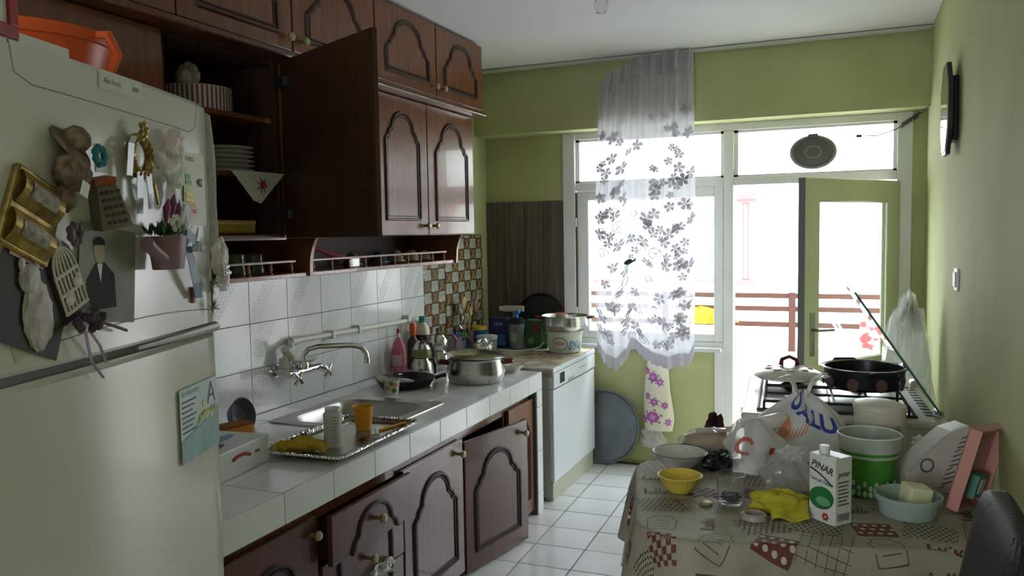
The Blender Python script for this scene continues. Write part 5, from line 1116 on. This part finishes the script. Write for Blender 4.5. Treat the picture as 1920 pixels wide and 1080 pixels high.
# ------------------------------------------------------------ by the window wall
t = thing('large_round_tray', 'large round grey aluminium tray leaning on the floor behind the dishwasher', 'tray', (.865, 4.51, .0)); Mt = T(0, .055, .243) @ Matrix.Rotation(PI/2-.14, 4, 'X'); AL = mat('aluminium_dull', srgb(122, 128, 134), .5, .5, col2=srgb(98, 104, 110), scale=5)
MB().lathe([(0, 0), (.225, 0), (.24, .022), (.243, .022), (.228, -.003), (0, -.003)], 56, Mt).build('pan', AL, t, smooth=True); MB().lathe([(.239, .020), (.2445, .022), (.239, .025), (.235, .022)], 56, Mt, close=True).build('rolled_rim', AL, t, smooth=True)
t = thing('bag_holder', 'floral fabric bag holder with purple roses hanging under the window sill', 'bag holder', (1.215, 4.60, .70)); FB = mat('floral_fabric', srgb(224, 216, 198), .85)
def bagf(a, b, o=0): 
    th = 2*PI*a; r = .062+.045*b-.02*max(0, b-.85)/.15+.004*math.sin(5*th+9*b); return ((r+o)*math.cos(th)+.012*b, -.0+(r*.42+o)*math.sin(th), .04-.50*b)
MB().grid(bagf, 36, 24, True).build('fabric_tube', FB, t, smooth=True, sharp=180)
PU = mat('rose_purple', srgb(170, 90, 160), .8); PU2 = mat('rose_lilac', srgb(200, 140, 196), .8); GRD = mat('leaf_dull', srgb(110, 120, 100), .8); FL = {'a': MB(), 'b': MB(), 'c': MB()}
def onbag(a0, b0, o): return lambda x, y: bagf(a0+x/.5, b0-y/.5, o)
for (a0, b0, r) in ((.70, .30, .03), (.80, .36, .022), (.70, .82, .036), (.84, .66, .018), (.72, .62, .022), (.62, .55, .02), (.88, .88, .02), (.60, .22, .02), (.86, .10, .02), (.58, .85, .025)):
    f0, f1 = onbag(a0, b0, .0015), onbag(a0, b0, .0022)
    for k in range(7): a = 2*PI*k/7; disc(FL['a'], f0, r*.6*math.cos(a), r*.6*math.sin(a), r*.48, 8)
    for k in range(4): a = 2*PI*k/4+.4; disc(FL['b'], f1, r*.3*math.cos(a), r*.3*math.sin(a), r*.26, 7)
    for k in range(6): a = 2*PI*k/6+.3; disc(FL['c'], onbag(a0, b0, .001), r*1.35*math.cos(a), r*1.3*math.sin(a), r*.22, 6)
FL['a'].build('printed_roses', PU, t, kind='stuff'); FL['b'].build('rose_hearts', PU2, t, kind='stuff'); FL['c'].build('printed_leaves', GRD, t, kind='stuff')
MB().tube([(-.03, 0, .04), (0, .03, .09), (.03, 0, .04)], .004, 6).build('loop', FB, t)
PLB = film('plastic_white', (.80, .80, .78), .60, .18, .45, .7, 26); PLC = film('plastic_clear', (.75, .76, .74), .32, .12, .4, .9, 24)
MB().grid(crumple(12, .07, .035, .07, 22, 14, .2), 22, 14, True).build('stuffed_bags', PLB, t, loc=(-.03, -.01, -.575), smooth=True, sharp=50)
t = thing('plastic_bag_bundle', 'crinkled clear plastic bag stuffed into the corner behind the cooker', 'plastic bag', (2.62, 3.75, .0)); MB().grid(crumple(14, .13, .16, .66, 30, 26, .07, 6), 30, 26, True).build('bag', PLC, t, smooth=True, sharp=50); MB().grid(crumple(15, .07, .07, .25, 20, 14, .16, 5), 20, 14, True).build('bag_top', PLB, t, loc=(.02, 0, .72), smooth=True, sharp=50)
t = thing('hook_tag', 'small blue-white tag hung on the balcony door frame', 'tag', (2.66, 4.628, 1.015)); MB().box((-.022, -.004, -.03), (.022, .004, .03), .003).build('plate', mat('tag_pale', srgb(170, 186, 200), .4), t); MB().lathe([(0, 0), (.010, 0), (0, .008)], 12, T(0, -.004, .01) @ Matrix.Rotation(PI/2, 4, 'X')).build('emblem', NAVY, t)
# bulb, mirror, switch
t = thing('ceiling_bulb', 'bare clear glass bulb hanging in a socket from the ceiling', 'light bulb', (1.365, 2.87, H)); lathe(t, 'socket', [(0, 0), (.03, 0), (.03, -.012), (.016, -.02), (.016, -.06), (0, -.06)], WHITEP, 18); lathe(t, 'bulb', [(.013, -.06), (.016, -.075), (.031, -.10), (.031, -.12), (.02, -.142), (0, -.147)], mat('bulb_glass', (.9, .9, .9), .03, trans=.9, ior=1.25), 24)
t = thing('wall_mirror', 'small octagonal black-framed mirror standing off the right wall', 'mirror', (W, 3.26, 2.015), 0); MQ = Matrix(((0, 0, -1, 0), (1, 0, 0, 0), (0, 1, 0, 0), (0, 0, 0, 1)))
def octa(w_, h_): return [(-w_*.45, -h_), (w_*.45, -h_), (w_, -h_*.5), (w_, h_*.5), (w_*.45, h_), (-w_*.45, h_), (-w_, h_*.5), (-w_, -h_*.5)]
MB().prism(octa(.14, .185), .028, .045, MQ).build('frame', BLACKP, t); MB().prism(octa(.127, .17), .0455, .048, MQ).build('mirror_glass', mat('mirror_silver', (.8, .8, .8), .04, 1), t); MB().box((-.028, -.08, -.13), (0, .08, .13), .01).build('back_box', BLACKP, t)
t = thing('light_switch', 'white double light switch on the right wall', 'light switch', (W, 3.10, 1.325), -PI/2); MB().box((-.045, -.010, -.045), (.045, 0, .045), .004).build('plate', WHITEP, t)
for x in (-.018, .018): MB().box((x-.016, -.016, -.03), (x+.016, -.009, .03), .003).build('rocker', mat('rocker_white', srgb(200, 200, 192), .3), t)
# ------------------------------------------------------------ on the cooker
Zc = SZ+.037
def on_st(x, y): c, s_ = math.cos(SR), math.sin(SR); return (1.995+x*c-y*s_, 2.60+x*s_+y*c)
x, y = on_st(.165, .60)
t = thing('pan_lid', 'cream enamel pan lid with dark red loop knob lying on the cooker grate', 'lid', (x, y, Zc)); lathe(t, 'dome', [(.15, 0), (.155, .003), (.15, .010), (.10, .035), (.04, .048), (0, .05)], mat('enamel_cream', srgb(214, 206, 194), .2), 40); lathe(t, 'rim', [(.15, -.001), (.157, .003), (.15, .008), (.146, .003)], CHROME, 40, close=True); MB().tube([(-.035, 0, .05), (-.03, 0, .075), (0, 0, .088), (.03, 0, .075), (.035, 0, .05)], [.011, .009, .008, .009, .011], 8).build('loop_knob', DRED, t, smooth=True)
b = MB()
for k in range(9): a = .7*k; b.blob((.085*math.cos(a), .085*math.sin(a), .038), (.02, .012, .004), 8, 5, M=None)
b.build('painted_flowers', mat('enamel_rose', srgb(186, 120, 112), .3), t, kind='stuff')
x, y = on_st(.455, .42)
t = thing('casserole_pan', 'wide black non-stick pan with pink flower pattern on the cooker', 'pan', (x, y, Zc), .25); BPN = mat('nonstick_black', (.02, .018, .022), .3); MB().lathe([(0, 0), (.135, 0), (.15, .012), (.158, .082), (.163, .084), (.161, .087), (.152, .084), (.143, .014), (0, .008)], 44).build('pan', BPN, t, smooth=True)
for s in (1, -1): MB().tube([(s*.10, -.12 if s > 0 else .12, .07), (s*.07, -.185 if s > 0 else .185, .085), (s*-.01, -.19 if s > 0 else .19, .085), (s*-.03, -.15 if s > 0 else .15, .07)], .008, 8).build('handle', BLACKP, t, smooth=True)
lathe(t, 'steel_rim', [(.159, .083), (.165, .086), (.159, .089), (.156, .086)], CHROME, 44, close=True)
for k in range(9):
    a = 2*PI*k/9; M = T(.1545*math.cos(a), .1545*math.sin(a), .03) @ Rz(a) @ MY; MB().lathe([(0, .0035), (.022, .0035), (.024, -.003)], 12, M, sx=1.2).build('painted_flower', mat('pan_flower', srgb(120, 84, 84), .4), t)
t = thing('oven_mitt', 'dark red and black oven cloth hanging at the cooker front', 'oven cloth', (1.87, 2.70, .60), .2); MB().grid(crumple(31, .045, .06, .11, 22, 14, .14), 22, 14, True).build('cloth', mat('cloth_darkred', srgb(70, 26, 34), .8), t, smooth=True); MB().grid(crumple(32, .05, .055, .06, 20, 12, .16), 20, 12, True).build('black_cloth', mat('cloth_black', (.02, .02, .025), .7), t, loc=(-.01, -.05, -.03), smooth=True)
# ------------------------------------------------------------ on the dining table
Zt = TZ+.0045
t = thing('flower_rim_bowl', 'white porcelain bowl with blue flower rim at the table corner', 'bowl', (1.845, 2.10, Zt)); lathe(t, 'bowl', [(0, 0), (.04, 0), (.043, .006), (.072, .03), (.089, .055), (.091, .056), (.087, .057), (.069, .033), (.04, .011), (0, .009)], BW, 40)
rbm = MB(); rd = random.Random(2)
for k in range(30):
    a = 2*PI*k/30; rr = .080+rd.uniform(-.003, .003); z = .047+(rr-.080)*1.4+.0012; u1 = .0045
    rbm.add([(rr*math.cos(a)-u1, rr*math.sin(a), z+.0015), (rr*math.cos(a), rr*math.sin(a)-u1, z+.0015), (rr*math.cos(a)+u1, rr*math.sin(a), z+.0015), (rr*math.cos(a), rr*math.sin(a)+u1, z+.0015)], [(0, 1, 2, 3)])
rbm.build('rim_flowers', mat('glaze_blue', srgb(70, 80, 110), .3), t, kind='stuff'); lathe(t, 'blue_band', [(.0885, .0552), (.0915, .0565), (.0885, .058), (.086, .0568)], mat('glaze_blue', srgb(70, 80, 110), .3), 40, close=True)
t = thing('ribbed_bowl', 'yellow ribbed plastic bowl near the table edge', 'bowl', (1.89, 1.865, Zt)); YB = mat('bowl_yellow', srgb(222, 196, 84), .4)
def rib(a, b):
    th = 2*PI*a; P = [(.0, 0), (.033, 0), (.037, .004), (.052, .024), (.064, .048), (.067, .05), (.064, .051), (.05, .027), (.033, .008), (0, .006)]; i = min(len(P)-1, int(round(b*(len(P)-1)))); r, z = P[i]
    if i in (2, 3): r *= 1+.025*math.cos(24*th)
    return (r*math.cos(th), r*math.sin(th), z)
MB().grid(rib, 96, 10, True).build('bowl', YB, t, smooth=True); lathe(t, 'rim_bead', [(.065, .048), (.0685, .050), (.065, .052), (.062, .050)], mat('bowl_rim', srgb(226, 206, 120), .4), 40, close=True)
t = thing('bread_bag', 'brown loaf in a clear bag behind the flower-rim bowl', 'bread', (1.915, 2.275, Zt), .3); MB().grid(crumple(40, .095, .06, .05, 28, 14, .04), 28, 14, True).build('loaf', mat('bread_brown', srgb(176, 142, 94), .8, col2=srgb(140, 106, 66), scale=10), t, smooth=True); MB().grid(crumple(41, .105, .07, .056, 28, 14, .06), 28, 14, True).build('wrapper', PLC, t, smooth=True, sharp=60)
MB().add([(-.05, -.02, .085), (.07, -.03, .095), (.08, .03, .098), (-.04, .04, .088)], [(0, 1, 2, 3)]).build('paper_label', mat('label_kraft', srgb(150, 120, 90), .7), t, solid=.001)
t = thing('black_bag', 'small crumpled black plastic bag beside the bread', 'plastic bag', (1.965, 2.125, Zt)); MB().grid(crumple(42, .05, .04, .028, 24, 14, .16), 24, 14, True).build('bag', mat('black_film', (.015, .016, .018), .22), t, smooth=True, sharp=40); MB().grid(crumple(43, .02, .015, .018, 12, 8, .2), 12, 8, True).build('bag_knot', MATS['black_film'], t, loc=(.02, 0, .035))
# carrier bags
def bag(name, label, loc, rz, rx, ry, h, seed, m, jit=.06, ears=True):
    t = thing(name, label, 'plastic bag', loc, rz); rd = random.Random(seed); ph = [rd.uniform(0, 6) for _ in range(9)]
    def f(a, b):
        th = 2*PI*a; k = 1+jit*math.sin(3*th+ph[0]+2.3*b*3)+jit*.8*math.sin(7*th+ph[1]-5*b)+jit*.5*math.sin(12*th+ph[2]+8*b)
        pr = (.80+.55*b-.25*b*b) if b < .45 else (1.0-.95*((b-.45)/.55)**1.6)
        return (rx*k*pr*math.cos(th), ry*k*pr*math.sin(th), h*b*(1+.05*math.sin(5*th+ph[3])*b))
    b_ = MB().grid(f, 48, 24, True); b_.f.append(tuple(i*24 for i in range(48))); b_.build('bag_body', m, t, smooth=True, sharp=60)
    if ears:
        for s in (1, -1):
            MB().grid(lambda a, b, s=s: (s*(.012+.055*b)*1+.02*math.sin(3*a*PI)*b, -.035+.07*a+.01*math.sin(5*b), h*.93+.075*math.sin(1.9*b)+.008*math.sin(9*a)), 8, 8).build('bag_handle', m, t, smooth=True, sharp=60)
    return t, f
PBW = film('carrier_white', (.82, .81, .78), .80, .25, .42, .5, 22)
t, f = bag('carrier_bag', 'white carrier bag with orange crest and blue capital letters before the cooker', (2.215, 2.385, Zt), .15, .145, .10, .225, 51, PBW)
# crest and lettering lie on the side turned to the room
def onf(f, a0, b0, sx, h, o=1.03): return lambda x, y: tuple(v*(o if i < 2 else 1) for i, v in enumerate(f(a0+x/sx, max(0, min(1, b0+y/h)))))
BLU = mat('print_royal', srgb(52, 66, 150), .5); ORG = mat('print_orange', srgb(206, 138, 98), .5)
decal('OALU', .07, onf(f, .765, .72, .80, .225), BLU, t, rot=-.5, bold=.003)
b = MB(); g1 = onf(f, .645, .52, .8, .225, 1.025)
disc(b, g1, 0, 0, .042, 20); b.build('crest', ORG, t)
b = MB()
for k in range(9): strip(b, onf(f, .70, .42, .8, .225, 1.028), -.05+.011*k, -.03+.002*k*k*.3, -.035+.011*k, .012+.002*k*k*.3, .004, 4)
b.build('wheat_print', ORG, t, kind='stuff')
t, f = bag('carrier_bag', 'crumpled thin white bag with faint red logo in the middle of the table', (2.075, 2.175, Zt), .7, .10, .085, .175, 57, film('carrier_thin', (.82, .80, .77), .62, .18, .42, .6, 24), .09, False)
MB().grid(lambda a, b: (-.10+.21*a-.01*math.sin(6*b), -.04+.06*b+.012*math.sin(7*a), .13+.065*math.sin(PI*(a*.7+.12))-.05*b+.010*math.sin(9*a+4*b)), 24, 14).build('bag_flap', MATS['carrier_thin'], t, smooth=True, sharp=60)
b = MB(); g1 = onf(f, .62, .55, .6, .175, 1.04)
for k in range(10): a = .5+.5*k; disc(b, g1, .024*math.cos(a), .022*math.sin(a), .007, 8)
b.build('red_logo', mat('print_faint_red', srgb(196, 110, 96), .5), t, kind='stuff'); MB().grid(lambda a, b: onf(f, .78, .42, .6, .175, 1.04)(-.008+.016*a, -.012+.024*b), 3, 3).build('red_mark', mat('print_red2', srgb(176, 60, 48), .5), t)
t, f = bag('clear_bag', 'limp clear plastic bag slumped beside the milk carton', (2.195, 1.985, Zt), .2, .075, .06, .115, 63, PLC, .10, False)
MB().grid(crumple(64, .035, .03, .022, 16, 10, .2), 16, 10, True).build('twisted_neck', PLB, t, loc=(.01, .01, .09))
t, f = bag('clear_bag', 'knotted clear plastic bag behind the green beaker and canister', (2.575, 2.275, Zt), .0, .045, .04, .10, 67, PLC, .10, False); MB().grid(crumple(68, .025, .02, .02, 14, 8, .2), 14, 8, True).build('twisted_neck', PLB, t, loc=(0, 0, .09))
t = thing('drinking_glass', 'clear straight glass with dark grapes dregs on the tablecloth', 'glass', (2.05, 1.80, Zt)); lathe(t, 'glass', [(0, 0), (.034, 0), (.036, .004), (.041, .088), (.0395, .088), (.034, .008), (0, .007)], mat('thin_glass', (.93, .94, .93), .03, trans=.97, ior=1.18), 32); MB().blob((0, 0, .022), (.028, .027, .013), 14, 8, .22, seed=6).build('dregs', mat('dregs_black', (.015, .015, .02), .4), t)
t = thing('bottle_cap', 'small gold jar cap lying on the tablecloth', 'cap', (1.985, 1.765, Zt)); lathe(t, 'cap', [(.017, 0), (.018, .007), (.015, .009), (0, .009)], mat('cap_gold', srgb(168, 150, 110), .4, .4), 20); lathe(t, 'cap_ridge', [(.0175, .002), (.0188, .003), (.0175, .004)], GOLD, 20, close=True)
t = thing('teat_ring', 'translucent pinkish plastic ring lying by the yellow cloth', 'ring', (2.125, 1.70, Zt)); lathe(t, 'ring', [(.024, 0), (.036, 0), (.034, .012), (.026, .016), (.023, .012)], mat('ring_pink', srgb(196, 180, 170), .3, trans=.3), 28, close=True); lathe(t, 'flange', [(.0, .001), (.024, .001), (.024, .003), (0, .003)], CLP, 24)
YC = mat('cloth_yellow', srgb(196, 184, 52), .85, col2=srgb(170, 158, 40), scale=14)
t = thing('yellow_cloth', 'crumpled yellow cleaning cloth in front of the milk carton', 'cloth', (2.185, 1.785, Zt), .2); MB().grid(crumple(71, .075, .055, .032, 30, 16, .13), 30, 16, True).build('cloth_heap', YC, t, smooth=True, sharp=60)
MB().grid(lambda a, b: (-.03+.10*a, -.03-.055*b, .004+.035*(1-b)**1.5+.006*math.sin(8*a)), 12, 8).build('cloth_corner', YC, t, smooth=True, solid=.003)
# milk carton
t = thing('milk_carton', 'white and green milk carton with white screw cap', 'carton', (2.318, 1.755, Zt), math.radians(-40)); cw, cdp, chh = .088, .062, .182
MB().box((-cw/2, -cdp/2, 0), (cw/2, cdp/2, chh), .002).build('carton', mat('carton_gloss', srgb(222, 222, 214), .3), t)
lathe(t, 'screw_cap', [(.014, chh), (.014, chh+.018), (.012, chh+.02), (0, chh+.02)], WHITEP, 18, T(-.02, .0, 0)); MB().box((-.0, -cdp/2+.012, chh), (cw/2-.006, -cdp/2+.02, chh+.002)).build('top_seam', mat('seam_grey', srgb(190, 190, 182), .4), t)
fc = lambda dx, dz, o=.0008: (lambda x, y: (dx+x, -cdp/2-o, dz+y)); fsd = lambda dy, dz, o=.0008: (lambda x, y: (cw/2+o, dy+x, dz+y)); PGR = mat('carton_green', srgb(46, 120, 66), .4, col2=srgb(30, 96, 50), scale=14)
b = MB(); disc(b, lambda x, y: fc(-.002, .066)(x*1.03, y*.78+.1*x), 0, 0, .040, 28); b.build('green_swirl', PGR, t); b = MB(); disc(b, lambda x, y: fc(.004, .058, .0014)(x, y*.5), 0, 0, .024, 20); b.build('pale_swirl', mat('carton_mint', srgb(110, 170, 120), .4), t)
b = MB(); MBp = [(-.044+.0*k, 0) for k in range(2)]; strip(b, lambda x, y: fc(0, .15, .0012)(x, y-.9*(x)**2*4+.0), -.040, -.002, .034, -.040, .005, 10); b.build('black_swoosh', INK, t)
decal('PINAR', .026, fc(0, .150, .0016), INK, t, shear=.2, rot=-.2, bold=.0005); decal('Gerçek Yaşam', .0125, fc(0, .112, .0014), INK, t, rot=-.1, bold=.0002); decal('pınar', .022, fsd(0, .138), INK, t, shear=.2, bold=.0004)
b = MB()
for k in range(7): b.add([fsd(-.022, .118-.010*k)(0, 0), fsd(.02-.004*(k % 3), .118-.010*k)(0, 0), fsd(.02-.004*(k % 3), .114-.010*k)(0, 0), fsd(-.022, .114-.010*k)(0, 0)], [(0, 1, 2, 3)])
b.build('small_print', mat('print_grey', srgb(90, 90, 86), .5), t, kind='stuff'); b = MB()
for k in range(9): b.add([fsd(-.022+.005*k, .012)(0, 0), fsd(-.0195+.005*k, .012)(0, 0), fsd(-.0195+.005*k, .032)(0, 0), fsd(-.022+.005*k, .032)(0, 0)], [(0, 1, 2, 3)])
b.build('barcode', INK, t, kind='stuff'); b = MB()
for k in range(6): a = 2*PI*k/6; disc(b, fc(.012, .018, .0012), .007*math.cos(a), .007*math.sin(a), .0045, 8)
b.build('red_flower', mat('carton_red', srgb(170, 62, 48), .5), t)
# green beaker
t = thing('plastic_beaker', 'large green and clear plastic beaker behind the milk carton', 'beaker', (2.42, 2.04, Zt)); BKG = mat('beaker_green', srgb(76, 142, 54), .35); BKW = mat('beaker_white', srgb(196, 204, 192), .3, trans=.2)
lathe(t, 'lower_green', [(0, 0), (.066, 0), (.069, .004), (.084, .135), (.0815, .135), (.066, .008), (0, .007)], BKG, 40); lathe(t, 'upper_clear', [(.084, .135), (.089, .178), (.0865, .178), (.0815, .135)], BKW, 40, close=True); lathe(t, 'rim', [(.0875, .176), (.091, .179), (.0875, .182), (.085, .179)], WHITEP, 40, close=True)
for z in (.118,): lathe(t, 'white_band', [(.0825, z), (.0838, z+.004), (.0832, z+.008)], BKW, 40)
dr = MB()
for k in range(11):
    a = -2.4+.22*k; r = .0705+.003*(k % 2)
    for z in (.014, .032+.012*(k % 2)): M = T(r*math.cos(a), r*math.sin(a), z) @ Rz(a) @ MY; dr.lathe([(0, .004), (.005, .003), (.006, -.002)], 8, M, sx=1.6)
dr.build('printed_drops', BKW, t, kind='stuff')
# canister
t = thing('kitchen_canister', 'plain white plastic canister with slanted lid behind the green beaker', 'canister', (2.455, 2.255, Zt)); CNM = mat('canister_white', srgb(206, 200, 184), .35); lathe(t, 'body', [(0, 0), (.072, 0), (.075, .005), (.077, .21), (0, .21)], CNM, 40)
MB().lathe([(.079, -.012), (.081, .0), (.076, .010), (.04, .020), (0, .022)], 40, T(0, 0, .218) @ Matrix.Rotation(.06, 4, 'Y')).build('lid', CNM, t, smooth=True); MB().box((.045, -.066, .03), (.058, -.058, .17), .002).build('level_strip', mat('strip_grey', srgb(140, 136, 122), .4), t)
MB().grid(lambda a, b: (.0785*math.cos(-2.3+.5*a), .0785*math.sin(-2.3+.5*a), .205+.006*b), 8, 2).build('lid_tab', WHITEP, t)
# cheese tub
t = thing('cheese_tub', 'round pale plastic tub holding a white cheese block', 'tub', (2.515, 1.875, Zt)); TBM = mat('tub_mint', srgb(190, 206, 196), .3, trans=.35, ior=1.3)
lathe(t, 'tub', [(0, 0), (.070, 0), (.073, .004), (.080, .045), (.086, .046), (.087, .058), (.083, .058), (.078, .048), (.070, .006), (0, .005)], TBM, 40); MB().box((-.02, -.03, .006), (.045, .03, .085), .008, Matrix.Rotation(.15, 4, 'Y') @ Rz(.4)).build('cheese', mat('cheese_white', srgb(220, 218, 180), .6), t)
# printed sack and pink tray against the wall
t = thing('diaper_pack', 'white printed plastic pack slumped against the pink tray', 'pack', (2.585, 2.125, Zt), .45); PKW = mat('pack_white', srgb(200, 198, 190), .3, bump=.25, bscale=14)
SHP = [(-.10, 0), (.075, 0), (.115, .13), (.10, .20), (.045, .185), (-.03, .125), (-.085, .07)]
MB().prism(SHP, -.035, .035, Matrix.Rotation(PI/2, 4, 'X')).build('pack', PKW, t)
MB().tube([(-.085, -.037, .07), (-.03, -.037, .125), (.045, -.037, .185), (.10, -.036, .20)], .005, 6).build('seam', PLC, t)
f = lambda x, z: (lambda a, b: (x+a, -.0358, z+b)); b = MB()
for k in range(12): L_ = .018+.012*((k*7) % 4); b.add([f(.012+.006*k, .012+.0135*k)(0, 0), f(.012+.006*k+L_, .012+.0135*k+.010)(0, 0), f(.012+.006*k+L_, .0155+.0135*k+.010)(0, 0), f(.012+.006*k, .0155+.0135*k)(0, 0)], [(0, 1, 2, 3)])
b.build('printed_text', INK, t, kind='stuff'); b = MB(); disc(b, f(-.025, .085), 0, 0, .022, 20); b.build('round_emblem', mat('print_slate', srgb(90, 100, 108), .5), t); b = MB(); disc(b, f(-.025, .085), 0, 0, .016, 20); o_ = b.build('emblem_inner', PKW, t); o_.location = (0, -.0006, 0)
MB().prism([(-.1, .0), (-.06, .0), (-.085, .05)], .0355, .0362, Matrix.Rotation(PI/2, 4, 'X')).build('yellow_print', mat('print_yellow', srgb(206, 196, 90), .5), t)
t = thing('pink_tray', 'pink plastic tray standing on edge and leaning on the right wall', 'tray', (2.655, 2.02, Zt), 0); PKT = mat('pink_plastic', srgb(206, 146, 134), .4)
Mp = Matrix.Rotation(math.radians(14), 4, 'Y') @ Rz(math.radians(62))
b = MB().box((-.10, -.006, 0), (.10, .0, .24), .002, Mp).box((-.10, -.035, 0), (-.094, .0, .24), .002, Mp).box((.094, -.035, 0), (.10, .0, .24), .002, Mp).box((-.10, -.035, .234), (.10, 0, .24), .002, Mp).box((-.10, -.035, 0), (.10, 0, .006), .002, Mp); b.build('tray', PKT, t)
MB().box((-.02, -.037, .03), (.05, -.0055, .10), .004, Mp).build('teal_sticker', mat('sticker_teal', srgb(96, 146, 128), .5), t); MB().box((.0, -.039, .045), (.035, -.0365, .09), .002, Mp).build('sticker_window', mat('sticker_pale', srgb(200, 190, 180), .5), t)
# ------------------------------------------------------------ drawer litter, balcony things
t = thing('crumpled_wrapper', 'crumpled white plastic wrapper sticking out of the broken drawer', 'wrapper', (.80, 1.885, .315)); MB().grid(crumple(81, .035, .06, .02, 18, 10, .2), 18, 10, True).build('film', PLB, t, smooth=True, sharp=40); MB().grid(crumple(82, .015, .03, .015, 12, 8, .2), 12, 8, True).build('torn_end', PLB, t, loc=(.01, .05, .015))
t = thing('drying_rack', 'white metal clothes drying rack out on the balcony', 'drying rack', (2.55, 5.45, -.03)); RKW = mat('rack_white', (.75, .76, .78), .4)
for y in (-.2, .2): MB().tube([(-.30, y, 0), (.3, -y, .95)], .009, 6).build('rack_leg', RKW, t); MB().tube([(.30, y, 0), (-.3, -y, .95)], .009, 6).build('rack_leg', RKW, t)
for k in range(6): MB().tube([(-.32+.128*k, -.28, .95), (-.32+.128*k, .28, .95)], .005, 6).build('rack_rod', RKW, t)
t = thing('patterned_cloth', 'red and white cloth draped over the drying rack', 'cloth', (2.55, 5.25, .925)); MB().grid(lambda a, b: (-.12+.32*a, .16*(b-.5), -.28*abs(b-.5)*1.6+.012*math.sin(9*a)), 16, 12).build('cloth', mat('cloth_redwhite', srgb(214, 96, 104), .8, col2=srgb(226, 214, 210), scale=16, lo=.45, hi=.5), t, solid=.003); MB().grid(lambda a, b: (.0+.02*a, .16*(b-.5)-.004, -.28*abs(b-.5)*1.6+.006), 4, 12).build('cloth_stripe', WHC, t)
t = thing('yellow_toy', 'yellow cloth lying on the outer balcony ledge seen through the curtain', 'cloth', (1.28, 5.84, .80)); MB().grid(crumple(91, .17, .03, .07, 20, 12, .16), 20, 12, True).build('cloth', mat('cloth_mustard', srgb(190, 156, 40), .8), t, smooth=True); MB().tube([(.1, 0, .06), (.24, 0, .04), (.30, 0, .02)], [.03, .016, .004], 8).build('tail', MATS['cloth_mustard'], t)
